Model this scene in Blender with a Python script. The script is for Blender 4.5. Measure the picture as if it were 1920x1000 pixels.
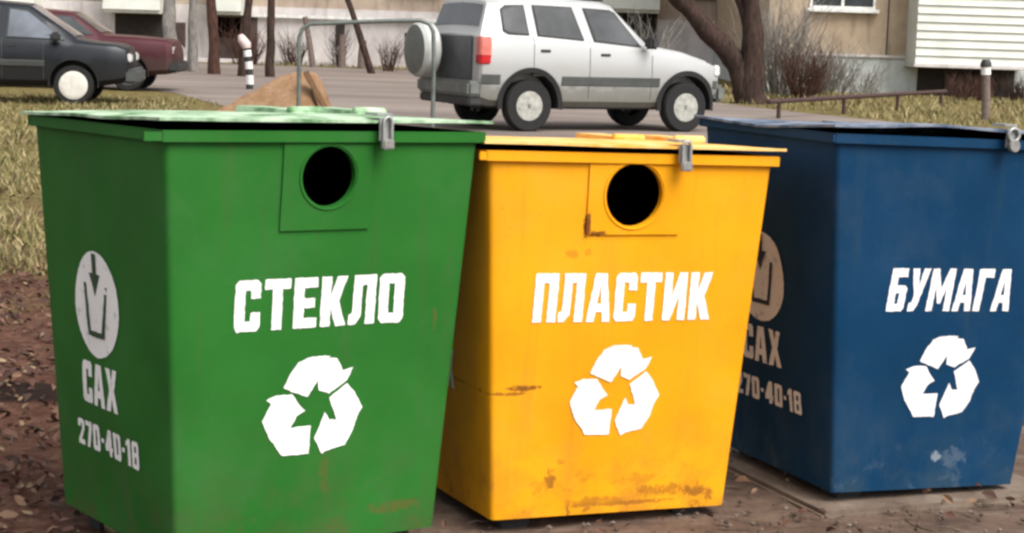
import bpy, bmesh, math, random
from mathutils import Vector, Matrix, noise
R = math.radians
S = bpy.context.scene
for o in list(bpy.data.objects):
    bpy.data.objects.remove(o)
C = S.collection

# ------------------------------------------------------------------ camera, light, exposure
cam_d = bpy.data.cameras.new('camera')
cam = bpy.data.objects.new('camera', cam_d); C.objects.link(cam)
cam_d.sensor_width = 36.0
cam_d.lens = 3415.98 / 1920 * 36
cam_d.clip_start = 0.05; cam_d.clip_end = 2000
cam.matrix_world = Matrix.Translation((0, 0, 1.3479)) @ Matrix.Rotation(R(90 - 7.4389), 4, 'X') @ Matrix.Rotation(R(1.8446), 4, 'Z')
S.camera = cam

SUN_EL, SUN_AZ = 52, 136          # compass-like: 150 = behind the camera, to the right
w = bpy.data.worlds.new('World'); S.world = w; w.use_nodes = True
nt = w.node_tree
sky = nt.nodes.new('ShaderNodeTexSky'); sky.sky_type = 'NISHITA'; sky.sun_disc = False
sky.sun_elevation = R(SUN_EL); sky.sun_rotation = R(SUN_AZ)
sky.dust_density = 4.0; sky.air_density = 1.0
hs = nt.nodes.new('ShaderNodeHueSaturation'); hs.inputs['Saturation'].default_value = 0.22
nt.links.new(sky.outputs['Color'], hs.inputs['Color'])
nt.links.new(hs.outputs['Color'], nt.nodes['Background'].inputs['Color'])
nt.nodes['Background'].inputs['Strength'].default_value = 0.142
sun_d = bpy.data.lights.new('sun', 'SUN'); sun_d.energy = 1.7; sun_d.angle = R(38); sun_d.color = (1.0, 0.95, 0.88)
sun = bpy.data.objects.new('sun', sun_d); C.objects.link(sun)
az = R(SUN_AZ)
to_sun = Vector((math.sin(az) * math.cos(R(SUN_EL)), math.cos(az) * math.cos(R(SUN_EL)), math.sin(R(SUN_EL))))
sun.rotation_euler = (-to_sun).to_track_quat('-Z', 'Y').to_euler()
S.view_settings.view_transform = 'Standard'; S.view_settings.look = 'None'
S.view_settings.exposure = 0.80; S.view_settings.gamma = 1.0
S.cycles.max_bounces = 6
S.cycles.filter_width = 2.7

# ------------------------------------------------------------------ materials
class NB:
    def __init__(s, name):
        s.m = bpy.data.materials.new(name); s.m.use_nodes = True
        s.t = s.m.node_tree; s.b = s.t.nodes['Principled BSDF']
        s.tc = s.t.nodes.new('ShaderNodeTexCoord')
    def n(s, typ, **kw):
        n = s.t.nodes.new(typ)
        for k, v in kw.items():
            if hasattr(n, k): setattr(n, k, v)
        return n
    def l(s, a, b): s.t.links.new(a, b)
    def mapping(s, scale=(1, 1, 1), loc=(0, 0, 0), src='Object'):
        m = s.n('ShaderNodeMapping'); m.inputs['Scale'].default_value = scale; m.inputs['Location'].default_value = loc
        s.l(s.tc.outputs[src], m.inputs['Vector']); return m.outputs['Vector']
    def noise(s, scale, detail=6, rough=.6, vec=None, dist=0):
        n = s.n('ShaderNodeTexNoise'); n.inputs['Scale'].default_value = scale; n.inputs['Detail'].default_value = detail
        n.inputs['Roughness'].default_value = rough; n.inputs['Distortion'].default_value = dist
        s.l(vec if vec is not None else s.tc.outputs['Object'], n.inputs['Vector']); return n.outputs['Fac']
    def ramp(s, fac, stops, interp='LINEAR'):
        r = s.n('ShaderNodeValToRGB'); r.color_ramp.interpolation = interp
        e = r.color_ramp.elements
        while len(e) < len(stops): e.new(0.5)
        for el, (p, c) in zip(e, stops):
            el.position = p; el.color = (c if isinstance(c, tuple) else (c, c, c)) + (1,)
        s.l(fac, r.inputs['Fac']); return r.outputs['Color']
    def mix(s, fac, a, b, mode='MIX'):
        m = s.n('ShaderNodeMix'); m.data_type = 'RGBA'; m.blend_type = mode
        for v, i in ((fac, 0), (a, 6), (b, 7)):
            if isinstance(v, (int, float)): m.inputs[i].default_value = v
            elif isinstance(v, tuple): m.inputs[i].default_value = v + (1,)
            else: s.l(v, m.inputs[i])
        return m.outputs[2]
    def math(s, op, a, b=None):
        m = s.n('ShaderNodeMath'); m.operation = op
        for v, i in ((a, 0), (b, 1)):
            if v is None: continue
            if isinstance(v, (int, float)): m.inputs[i].default_value = v
            else: s.l(v, m.inputs[i])
        return m.outputs[0]
    def bump(s, h, strength=.3, dist=.01):
        b = s.n('ShaderNodeBump'); b.inputs['Strength'].default_value = strength; b.inputs['Distance'].default_value = dist
        s.l(h, b.inputs['Height']); s.l(b.outputs['Normal'], s.b.inputs['Normal'])
    def done(s, col=None, rough=None, metal=None, spec=None):
        for v, k in ((col, 'Base Color'), (rough, 'Roughness'), (metal, 'Metallic'), (spec, 'Specular IOR Level')):
            if v is None: continue
            if isinstance(v, (int, float)): s.b.inputs[k].default_value = v
            elif isinstance(v, tuple): s.b.inputs[k].default_value = v + (1,)
            else: s.l(v, s.b.inputs[k])
        return s.m

def simple(name, col, rough=.6, metal=0., var=.25, scale=6., bump=0., spec=None):
    b = NB(name); f = b.noise(scale)
    lo = tuple(c * (1 - var) for c in col); hi = tuple(min(1, c * (1 + var)) for c in col)
    c = b.ramp(f, [(.3, lo), (.7, hi)])
    if bump: b.bump(b.noise(scale * 6), bump, .01)
    return b.done(c, rough, metal, spec)

def paint(name, col, dirt=(.10, .07, .045), rust=(.16, .05, .02), rust_amt=.5, spots=(), rough=.55, fade_skylight=None, low=.2):
    """worn sheet-metal paint: tone drift, vertical run marks, rust towards the lower edge, named scuffs (x, z, rx, rz, strength)"""
    b = NB(name)
    big = b.noise(2.6, 4, .55)
    c = b.ramp(big, [(.25, tuple(x * .82 for x in col)), (.5, col), (.75, tuple(min(1, x * 1.12 + .004) for x in col))])
    fine = b.noise(38, 5, .65)
    c = b.mix(b.ramp(fine, [(.58, 0.), (.8, .22)]), c, dirt)
    streak = b.noise(1.0, 5, .6, b.mapping((26, 26, 1.6)))
    c = b.mix(b.ramp(streak, [(.56, 0.), (.78, .28)]), c, dirt)
    pal = tuple(min(1, x * .82 + .040) for x in col)
    c = b.mix(b.ramp(b.noise(4.5, 7, .68, b.mapping(loc=(9, 2, 4))), [(.50, 0.), (.74, .34)]), c, pal)
    scr = b.ramp(b.noise(1.0, 3, .5, b.mapping((7, 7, 90))), [(.70, 0.), (.74, .5)])
    c = b.mix(b.math('MULTIPLY', scr, b.ramp(b.noise(3, 3), [(.5, 0.), (.62, 1.)])), c, pal)
    speck = b.ramp(b.noise(85, 3, .6), [(.66, 0.), (.72, .6)])
    c = b.mix(b.math('MULTIPLY', speck, b.ramp(b.noise(2.2, 4), [(.45, 0.), (.65, 1.)])), c, dirt)
    sp = b.n('ShaderNodeSeparateXYZ'); b.l(b.tc.outputs['Object'], sp.inputs[0])
    zf = b.ramp(b.math('MULTIPLY', sp.outputs['Z'], 1.0), [(.05, 1.), (low + .08, .25), (.34 + low, 0.)])
    splash = b.ramp(b.noise(9, 6, .65), [(.42, 0.), (.68, 1.)])
    c = b.mix(b.math('MULTIPLY', b.math('MULTIPLY', zf, splash), .75), c, dirt)
    rn = b.ramp(b.noise(17, 7, .7, dist=.6), [(.56, 0.), (.64, 1.)])
    zr = b.ramp(sp.outputs['Z'], [(.05, 1.), (.13, .5), (.24, 0.)])
    m = b.math('MULTIPLY', b.math('MULTIPLY', rn, zr), rust_amt)
    scat = b.ramp(b.noise(23, 6, .7, b.mapping(loc=(3, 1, 7))), [(.70, 0.), (.745, .7)])
    m = b.math('MAXIMUM', m, b.math('MULTIPLY', scat, rust_amt))
    for (x, z, rx, rz, st) in spots:
        dx = b.math('DIVIDE', b.math('SUBTRACT', sp.outputs['X'], x), rx)
        dz = b.math('DIVIDE', b.math('SUBTRACT', sp.outputs['Z'], z), rz)
        d = b.math('ADD', b.math('POWER', b.math('ABSOLUTE', dx), 2.), b.math('POWER', b.math('ABSOLUTE', dz), 2.))
        g = b.math('SUBTRACT', 1., d)
        g2 = b.math('ADD', g, b.math('MULTIPLY', b.math('SUBTRACT', b.noise(42, 7, .75), .5), 4.6))
        g3 = b.math('MULTIPLY', b.ramp(g2, [(.25, 0.), (.75, 1.)]), b.math('LESS_THAN', d, 3.))
        m = b.math('MAXIMUM', m, b.math('MULTIPLY', g3, st))
    c = b.mix(m, c, rust)
    if fade_skylight: c = b.mix(b.ramp(b.noise(9, 6, .65), [(.36, .10), (.58, .95)]), c, fade_skylight)  # lids: worn paint plus skylight on their tops, painted as paler patches
    b.bump(b.math('ADD', b.noise(60, 4), b.math('MULTIPLY', m, -1.)), .12, .004)
    return b.done(c, b.mix(m, (rough,) * 3, (.9,) * 3), 0., .13)

GREEN, YELLOW, BLUE = (.019, .130, .018), (.76, .325, .006), (.0025, .036, .092)
M = {}
M['green'] = paint('green_paint', GREEN, dirt=(.065, .08, .03), rust_amt=.3, spots=[(.24, .13, .09, .02, .35), (.03, .24, .02, .06, .25), (-.2, .10, .1, .015, .4), (.33, .60, .008, .05, .3)])
M['yellow'] = paint('yellow_paint', YELLOW, dirt=(.40, .15, .02), rust=(.17, .055, .012), rust_amt=.8, spots=[
    (-.135, .845, .012, .05, 1.), (-.105, .825, .035, .010, 1.), (-.29, .415, .055, .010, .9), (-.33, .40, .06, .006, .7),
    (-.17, .77, .02, .016, .35), (-.125, .775, .016, .012, .3), (-.19, .165, .022, .03, .7), (-.05, .095, .12, .014, .45), (.16, .115, .12, .02, .55), (.26, .105, .07, .018, .7), (.02, .085, .2, .009, .6), (-.16, .21, .015, .012, .4), (.08, .15, .10, .02, .3)])
M['blue'] = paint('blue_paint', BLUE, dirt=(.03, .06, .085), rust=(.20, .24, .28), rust_amt=.18, spots=[(.03, .155, .02, .022, .9), (.09, .15, .05, .035, .25)])
M['green_lid'] = paint('green_lid_paint', GREEN, rust_amt=.15, fade_skylight=(.46, .60, .43))
M['yellow_lid'] = paint('yellow_lid_paint', YELLOW, dirt=(.3, .2, .06), rust_amt=.6, fade_skylight=(.80, .52, .20))
M['blue_lid'] = paint('blue_lid_paint', BLUE, dirt=(.2, .2, .18), rust_amt=.15, fade_skylight=(.22, .25, .31))
def stencil(name, col, bg):
    b = NB(name); f = b.noise(34, 6, .7)
    c = b.mix(b.ramp(f, [(.57, 0.), (.72, .6)]), col, bg)
    c = b.mix(b.ramp(b.noise(8, 4), [(.3, 0.), (.75, .16)]), c, (.35, .33, .28))
    return b.done(c, .55)
M['white_g'] = stencil('white_stencil_on_green', (.88, .88, .85), GREEN)
M['white_y'] = stencil('white_stencil_on_yellow', (.86, .84, .76), YELLOW)
M['white_b'] = stencil('white_stencil_on_blue', (.86, .87, .88), BLUE)
M['ink_g'] = simple('dark_stencil_green', (.018, .06, .02), .6)
M['ink_b'] = simple('dark_stencil_blue', (.01, .02, .05), .6)
M['steel'] = simple('galvanised_steel', (.36, .37, .36), .5, .65, .25, 30)
M['rusty_steel'] = simple('rusty_steel', (.14, .06, .03), .8, .2, .5, 25, .3)
M['brass'] = simple('padlock_metal', (.30, .30, .28), .55, .6, .3, 40)
M['bin_inside'] = simple('grimy_shaded_bin_inside', (.010, .009, .008), .95, spec=.1)  # grime darkened to near black: shade inside the bin put into the colour
M['black_metal'] = simple('dark_bin_foot', (.02, .02, .02), .8)

def ground_mat():
    b = NB('bare_soil_and_dead_grass')
    sp = b.n('ShaderNodeSeparateXYZ'); b.l(b.tc.outputs['Object'], sp.inputs[0])
    n1 = b.noise(1.6, 8, .65); n2 = b.noise(14, 8, .7); n3 = b.noise(70, 5, .7)
    soil = b.ramp(n2, [(.25, (.040, .018, .011)), (.45, (.112, .049, .032)), (.6, (.185, .094, .062)), (.78, (.28, .185, .125))])
    soil = b.mix(b.ramp(n3, [(.55, 0.), (.7, .55)]), soil, (.028, .014, .010))
    grass = b.ramp(n2, [(.25, (.06, .055, .015)), (.45, (.15, .13, .04)), (.6, (.25, .205, .09)), (.78, (.34, .28, .16))])
    grass = b.mix(b.ramp(b.noise(5, 6), [(.48, 0.), (.62, .8)]), grass, (.13, .065, .03))
    mx = b.math('DIVIDE', b.math('ADD', sp.outputs['X'], 1.72), .42); my = b.math('DIVIDE', b.math('SUBTRACT', sp.outputs['Y'], 6.35), .16)
    md = b.math('ADD', b.math('MULTIPLY', mx, mx), b.math('MULTIPLY', my, my))
    shadow_spot = b.ramp(b.math('ADD', b.math('SUBTRACT', 1.2, md), b.math('MULTIPLY', b.math('SUBTRACT', n2, .5), 1.4)), [(.1, 0.), (.55, .88)])
    soil = b.mix(shadow_spot, soil, (.012, .006, .005))  # ground shadow painted as a dark patch in the soil colour
    far = b.ramp(b.math('ADD', b.math('MULTIPLY', sp.outputs['Y'], .05), b.math('MULTIPLY', b.math('SUBTRACT', n1, .5), .5)), [(.44, 0.), (.60, 1.)])
    c = b.mix(far, soil, grass)
    b.bump(b.math('ADD', n2, b.math('MULTIPLY', n3, .5)), .9, .05)
    return b.done(c, .95, 0., .15)
M['ground'] = ground_mat()
def asphalt():
    b = NB('worn_damp_asphalt')
    n = b.noise(.5, 6, .6, b.mapping((.35, 1.4, 1))); n2 = b.noise(40, 5)
    c = b.ramp(n, [(.3, (.12, .098, .084)), (.5, (.185, .15, .13)), (.72, (.27, .225, .195))])
    c = b.mix(b.ramp(n2, [(.4, 0.), (.7, .3)]), c, (.08, .06, .05))
    c = b.mix(b.ramp(b.noise(1.2, 7, .7), [(.58, 0.), (.7, .6)]), c, (.15, .085, .04))
    b.bump(n2, .4, .01)
    return b.done(c, .85)
M['asphalt'] = asphalt()
def wallmat(name, lo, mid, hi, stain=(.10, .08, .06), scale=1.2):
    b = NB(name); n = b.noise(scale, 7, .65); n2 = b.noise(1.0, 6, .6, b.mapping((5, 5, .7)))
    c = b.ramp(n, [(.28, lo), (.5, mid), (.72, hi)])
    c = b.mix(b.ramp(n2, [(.52, 0.), (.74, .55)]), c, stain)
    b.bump(b.noise(25, 5), .3, .01)
    return b.done(c, .9)
def slab_mat():
    b = NB('muddy_boards')
    n = b.noise(3.0, 9, .72, b.mapping((1.6, 3.2, 3), (0, 0, 0))); n2 = b.noise(30, 6, .7)
    c = b.ramp(n, [(.28, (.035, .018, .010)), (.45, (.09, .052, .033)), (.6, (.145, .095, .066)), (.75, (.22, .165, .12))])
    c = b.mix(b.ramp(n2, [(.5, 0.), (.75, .6)]), c, (.03, .016, .01))
    b.bump(b.math('ADD', n, n2), .6, .02)
    return b.done(c, .9)
M['slab'] = slab_mat()
M['slab_grey'] = wallmat('muddy_concrete', (.07, .045, .03), (.15, .11, .08), (.24, .20, .155), (.05, .03, .02), 5.)
def leafmat():
    b = NB('fallen_leaf')
    g = b.n('ShaderNodeNewGeometry')
    c = b.ramp(g.outputs['Random Per Island'], [(0., (.035, .015, .010)), (.35, (.085, .036, .024)), (.62, (.13, .062, .040)), (.85, (.18, .105, .062)), (1., (.25, .19, .10))])
    return b.done(c, .8)
M['leaf'] = leafmat()
def gritmat():
    b = NB('grit_and_twigs'); g = b.n('ShaderNodeNewGeometry')
    c = b.ramp(g.outputs['Random Per Island'], [(0., (.03, .018, .012)), (.4, (.075, .05, .035)), (.75, (.10, .075, .058)), (1., (.17, .14, .115))])
    return b.done(c, .9)
M['grit'] = gritmat()
def grassmat():
    b = NB('dead_grass_blade')
    g = b.n('ShaderNodeNewGeometry')
    c = b.ramp(g.outputs['Random Per Island'], [(0., (.075, .08, .022)), (.30, (.16, .145, .045)), (.55, (.25, .205, .085)), (.8, (.36, .29, .15)), (1., (.10, .05, .022))])
    return b.done(c, .8)
M['grass'] = grassmat()
def barkmat(name, lo, hi):
    b = NB(name); n = b.noise(6, 8, .7, b.mapping((3, 3, .7)))
    c = b.ramp(n, [(.3, lo), (.7, hi)]); b.bump(n, .8, .04)
    return b.done(c, .95, 0., .1)
M['bark'] = barkmat('dark_bark', (.014, .010, .009), (.085, .055, .045))
M['bark_grey'] = barkmat('grey_bark', (.12, .11, .10), (.36, .34, .31))
M['bark_brown'] = barkmat('brown_bark', (.03, .018, .014), (.13, .07, .055))
M['panel_wall'] = wallmat('tan_panel_wall', (.32, .235, .16), (.42, .325, .225), (.50, .40, .29))
M['panel_wall_b'] = wallmat('beige_panel_wall', (.34, .26, .20), (.43, .34, .27), (.50, .42, .34))
M['plinth'] = wallmat('whitewashed_plinth', (.42, .39, .385), (.57, .53, .52), (.68, .64, .63), (.26, .225, .20))
M['plinth_teal'] = wallmat('pale_blue_plinth', (.38, .41, .395), (.50, .54, .52), (.60, .64, .62), (.24, .215, .18), 2.)
def siding():
    b = NB('white_siding')
    sp = b.n('ShaderNodeSeparateXYZ'); b.l(b.tc.outputs['Object'], sp.inputs[0])
    c = b.ramp(b.noise(1.5, 5), [(.3, (.55, .56, .50)), (.7, (.68, .69, .63))])
    c = b.mix(b.ramp(b.noise(1, 5, .6, b.mapping((6, 6, .5))), [(.6, 0.), (.8, .25)]), c, (.35, .36, .3))
    return b.done(c, .5)
M['siding'] = siding()
M['white_frame'] = simple('white_window_frame', (.72, .72, .69), .5)
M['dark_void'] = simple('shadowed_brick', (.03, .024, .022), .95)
M['dark_brick'] = simple('dark_brown_brick', (.075, .05, .045), .95, 0, .4, 3)
def glass(name, col=(.03, .035, .04), rough=.08):
    b = NB(name); c = b.ramp(b.noise(1.3, 3), [(.3, tuple(x * .5 for x in col)), (.7, tuple(x * 1.6 for x in col))])
    return b.done(c, rough, 0., .6)
M['glass'] = glass('dark_window_glass')
M['car_glass'] = glass('car_glass', (.045, .048, .050), .12)
M['car_glass_pale'] = glass('car_glass_sky', (.11, .125, .15), .1)
def carpaint(name, col, dirt, metal=0.25):
    b = NB(name); sp = b.n('ShaderNodeSeparateXYZ'); b.l(b.tc.outputs['Object'], sp.inputs[0])
    n = b.noise(5, 6, .65)
    z = b.ramp(b.math('ADD', sp.outputs['Z'], b.math('MULTIPLY', b.math('SUBTRACT', n, .5), .3)), [(.3, .95), (.56, .75), (.68, .22), (.95, .05)])
    c = b.mix(z, col, dirt)
    return b.done(c, b.mix(z, (.32,) * 3, (.8,) * 3), metal, .5)
M['suv_paint'] = carpaint('silver_white_car_paint', (.43, .435, .43), (.13, .125, .10))
M['navy_paint'] = carpaint('dark_blue_grey_car_paint', (.006, .009, .014), (.012, .011, .011))
M['maroon_paint'] = carpaint('maroon_car_paint', (.060, .007, .013), (.055, .03, .026))
M['rubber'] = simple('tyre_rubber', (.009, .009, .009), .85)
M['plastic'] = simple('black_car_plastic', (.022, .023, .024), .6)
M['plastic_grey'] = simple('grey_car_trim', (.06, .065, .062), .6)
M['tailgate'] = simple('shade_painted_tailgate', (.055, .06, .07), .4)  # silver tailgate in shade: the shade is painted in as dark grey
M['rim'] = simple('steel_wheel_rim', (.40, .40, .36), .45, .4, .35, 12)
M['hubcap'] = simple('white_hubcap', (.62, .60, .54), .5, 0, .15, 10)
M['red_lens'] = simple('red_lamp_lens', (.40, .012, .015), .2)
M['pink_lens'] = simple('pale_red_lamp_lens', (.62, .18, .15), .2)
M['lamp_clear'] = simple('clear_lamp_lens', (.6, .6, .58), .15)
M['spare'] = simple('pale_grey_wheel_cover', (.12, .13, .12), .5)
M['spare_white'] = simple('white_wheel_cover_rim', (.42, .43, .41), .45)
M['black_paint'] = simple('black_post_paint', (.02, .02, .02), .6)
M['white_paint'] = simple('white_post_paint', (.74, .72, .69), .6)
M['pink_paint'] = simple('faded_red_post_paint', (.55, .42, .40), .6)
M['pipe'] = simple('grey_green_pipe', (.13, .15, .135), .5, .3, .3, 8)
M['rust_pipe'] = simple('dark_red_pipe', (.045, .020, .019), .75, 0, .4, 10)
M['sand'] = (lambda b: (b.bump(b.noise(22, 8, .75), 1., .12), b.done(b.ramp(b.noise(4, 7, .65), [(.3, (.36, .19, .085)), (.5, (.54, .31, .16)), (.72, (.66, .43, .27))]), .95))[1])(NB('orange_sand'))
M['board'] = simple('brown_wood_board', (.16, .085, .04), .85, 0, .4, 12)
M['post_wood'] = simple('weathered_post', (.15, .11, .095), .9, 0, .35, 12)
M['curtain'] = simple('window_curtain', (.35, .40, .38), .8)

# ------------------------------------------------------------------ mesh helpers
def link(name, me, mat, parent=None, loc=None):
    o = bpy.data.objects.new(name, me); C.objects.link(o)
    for m in (mat if isinstance(mat, (list, tuple)) else [mat]):
        me.materials.append(m)
    if parent is not None: o.parent = parent
    if loc is not None: o.location = loc
    return o
def tag(o, label=None, cat=None, group=None, kind=None):
    for k, v in (('label', label), ('category', cat), ('group', group), ('kind', kind)):
        if v: o[k] = v
    return o
def empty(name, loc, rot=(0, 0, 0), parent=None):
    o = bpy.data.objects.new(name, None); C.objects.link(o); o.location = loc; o.rotation_euler = rot
    o.empty_display_size = .1
    if parent is not None: o.parent = parent
    return o

class MB:
    """collects geometry for one mesh"""
    def __init__(s): s.v = []; s.f = []; s.mi = []
    def add(s, vs, fs, mi=0):
        b = len(s.v); s.v += [tuple(v) for v in vs]
        for f in fs: s.f.append([i + b for i in f]); s.mi.append(mi)
        return s
    def box(s, a, b, mi=0, taper=0):
        (x0, y0, z0), (x1, y1, z1) = a, b; t = taper
        vs = [(x0, y0, z0), (x1, y0, z0), (x1, y1, z0), (x0, y1, z0), (x0 + t, y0 + t, z1), (x1 - t, y0 + t, z1), (x1 - t, y1 - t, z1), (x0 + t, y1 - t, z1)]
        return s.add(vs, [(0, 3, 2, 1), (4, 5, 6, 7), (0, 1, 5, 4), (1, 2, 6, 5), (2, 3, 7, 6), (3, 0, 4, 7)], mi)
    def tube(s, pts, rad, seg=8, mi=0, cap=True, wob=0.):
        pts = [Vector(p) for p in pts]; n = len(pts)
        if isinstance(rad, (int, float)): rad = [rad] * n
        b = len(s.v); ref = None
        for i, p in enumerate(pts):
            d = (pts[min(i + 1, n - 1)] - pts[max(i - 1, 0)]).normalized()
            if ref is None: ref = d.orthogonal().normalized()
            u = (ref - d * ref.dot(d)).normalized(); v = d.cross(u); ref = u
            for k in range(seg):
                a = 2 * math.pi * k / seg
                r = rad[i] * (1 + (wob * noise.noise(Vector((p.x * 3 + math.cos(a), p.y * 3 + math.sin(a), p.z * 2))) if wob else 0))
                s.v.append(tuple(p + u * math.cos(a) * r + v * math.sin(a) * r))
        for i in range(n - 1):
            for k in range(seg):
                k2 = (k + 1) % seg
                s.f.append([b + i * seg + k, b + i * seg + k2, b + (i + 1) * seg + k2, b + (i + 1) * seg + k]); s.mi.append(mi)
        if cap:
            s.f.append([b + k for k in reversed(range(seg))]); s.mi.append(mi)
            s.f.append([b + (n - 1) * seg + k for k in range(seg)]); s.mi.append(mi)
        return s
    def lathe(s, prof, axis='z', seg=24, c=(0, 0, 0), mi=0, closed=False):
        b = len(s.v); n = len(prof)
        for (r, h) in prof:
            for k in range(seg):
                a = 2 * math.pi * k / seg; x, y = r * math.cos(a), r * math.sin(a)
                p = {'z': (x, y, h), 'y': (x, h, y), 'x': (h, x, y)}[axis]
                s.v.append((p[0] + c[0], p[1] + c[1], p[2] + c[2]))
        for i in range(n - 1 + (1 if closed else 0)):
            j = (i + 1) % n
            for k in range(seg):
                k2 = (k + 1) % seg
                s.f.append([b + i * seg + k, b + i * seg + k2, b + j * seg + k2, b + j * seg + k]); s.mi.append(mi)
        if not closed:
            s.f.append([b + k for k in reversed(range(seg))]); s.mi.append(mi)
            s.f.append([b + (n - 1) * seg + k for k in range(seg)]); s.mi.append(mi)
        return s
    def build(s, name, mat, parent=None, loc=None, smooth=None, bevel=0):
        me = bpy.data.meshes.new(name); me.from_pydata(s.v, [], s.f); 
        bm = bmesh.new(); bm.from_mesh(me)
        bmesh.ops.recalc_face_normals(bm, faces=bm.faces)
        if bevel:
            bmesh.ops.bevel(bm, geom=[e for e in bm.edges if e.calc_face_angle(0) > .5], offset=bevel, segments=2, affect='EDGES', clamp_overlap=True)
        bm.to_mesh(me); bm.free()
        if not bevel:
            for p, i in zip(me.polygons, s.mi): p.material_index = i
        if smooth is not None:
            me.shade_smooth(); me.set_sharp_from_angle(angle=R(smooth))
        return link(name, me, mat, parent, loc)

def boolean(o, cutter):
    md = o.modifiers.new('b', 'BOOLEAN'); md.operation = 'DIFFERENCE'; md.object = cutter; md.solver = 'EXACT'
    dg = bpy.context.evaluated_depsgraph_get(); dg.update()
    me = bpy.data.meshes.new_from_object(o.evaluated_get(dg))
    o.modifiers.clear(); o.data = me
def drop(o): bpy.data.objects.remove(o, do_unlink=True)

# ------------------------------------------------------------------ ground, road, pad
def sheet(name, outline, z, mat, kind=True):
    me = bpy.data.meshes.new(name); me.from_pydata([(x, y, z) for x, y in outline], [], [list(range(len(outline)))])
    o = link(name, me, mat)
    if kind: o['kind'] = 'structure'
    return o
def gz(x, y):          # small lumps of the earth near the bins, nil elsewhere
    f = max(0, 1 - max(0, abs(y - 6) - 5) / 4) * max(0, 1 - max(0, abs(x) - 4) / 3)
    if f <= 0: return 0.
    inb = 1.
    dx, dy = x - .2, y - 5.1
    u, v = dx * math.cos(R(27)) + dy * math.sin(R(27)), -dx * math.sin(R(27)) + dy * math.cos(R(27))
    dd = max(abs(u) - 1.55, abs(v) - .55)
    inb = min(1, max(0, dd / .35))
    return f * inb * (.035 * noise.noise(Vector((x * 1.3, y * 1.3, 1))) + .022 * noise.noise(Vector((x * 4, y * 4, 5))))
mb = MB()
NX, NY = 150, 130
xs = [-6.5 + 13 * i / NX for i in range(NX + 1)]; ys = [2.2 + 10.8 * j / NY for j in range(NY + 1)]
xs = [-600, -60] + xs + [60, 600]; ys = [-400, -20] + ys + [60, 900]
vs = [(x, y, gz(x, y)) for y in ys for x in xs]
fs = []
W_ = len(xs)
for j in range(len(ys) - 1):
    for i in range(W_ - 1): fs.append((j * W_ + i, j * W_ + i + 1, (j + 1) * W_ + i + 1, (j + 1) * W_ + i))
mb.add(vs, fs)
g = mb.build('ground', M['ground'], smooth=180); g['kind'] = 'structure'
road = sheet('road', [(-70, 36), (-9, 35.5), (-6.2, 33), (-4.2, 27.5), (-1.5, 20.5), (3, 18.5), (7, 19.5), (9, 24), (5.2, 33), (1.5, 44), (-1.5, 46), (-2.7, 55), (-20, 57.5), (-70, 58)], .006, M['asphalt'])

PAD = R(25)
def padpt(u, v): return (.24 + u * math.cos(PAD) - v * math.sin(PAD), 5.12 + u * math.sin(PAD) + v * math.cos(PAD))
mb = MB(); NU, NV = 120, 60; vs = []          # trodden hard standing, caked in mud
for j in range(NV + 1):
    for i in range(NU + 1):
        u, v = -1.25 + 3.3 * i / NU, -.85 + 1.6 * j / NV; x, y = padpt(u, v)
        e = min(1, (u + 1.25) / .2, (2.05 - u) / .2, (v + .85) / .16, (.75 - v) / .16)
        q = noise.noise(Vector((u * 2.2, v * 9, 3))) * .007 + noise.noise(Vector((x * 11, y * 11, 6))) * .006 + noise.noise(Vector((x * 34, y * 34, 2))) * .0025
        vs.append((x, y, -.05 + (.070 + q) * max(0, min(1, e * 1.3 + .5 * noise.noise(Vector((x * 5, y * 5, 4)))))))
mb.add(vs, [(j * (NU + 1) + i, j * (NU + 1) + i + 1, (j + 1) * (NU + 1) + i + 1, (j + 1) * (NU + 1) + i) for j in range(NV) for i in range(NU)])
pad = mb.build('pavement', M['slab'], smooth=180); pad['kind'] = 'structure'
sl = MB().box((-.385, -.415, -.06), (.46, .42, .036)).build('concrete_slab', M['slab_grey'], None, (1.091, 5.484, 0), bevel=.012); sl.rotation_euler = (0, 0, R(22.28))
tag(sl, 'muddy concrete slab showing its edge under the blue bin', 'slab')

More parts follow.
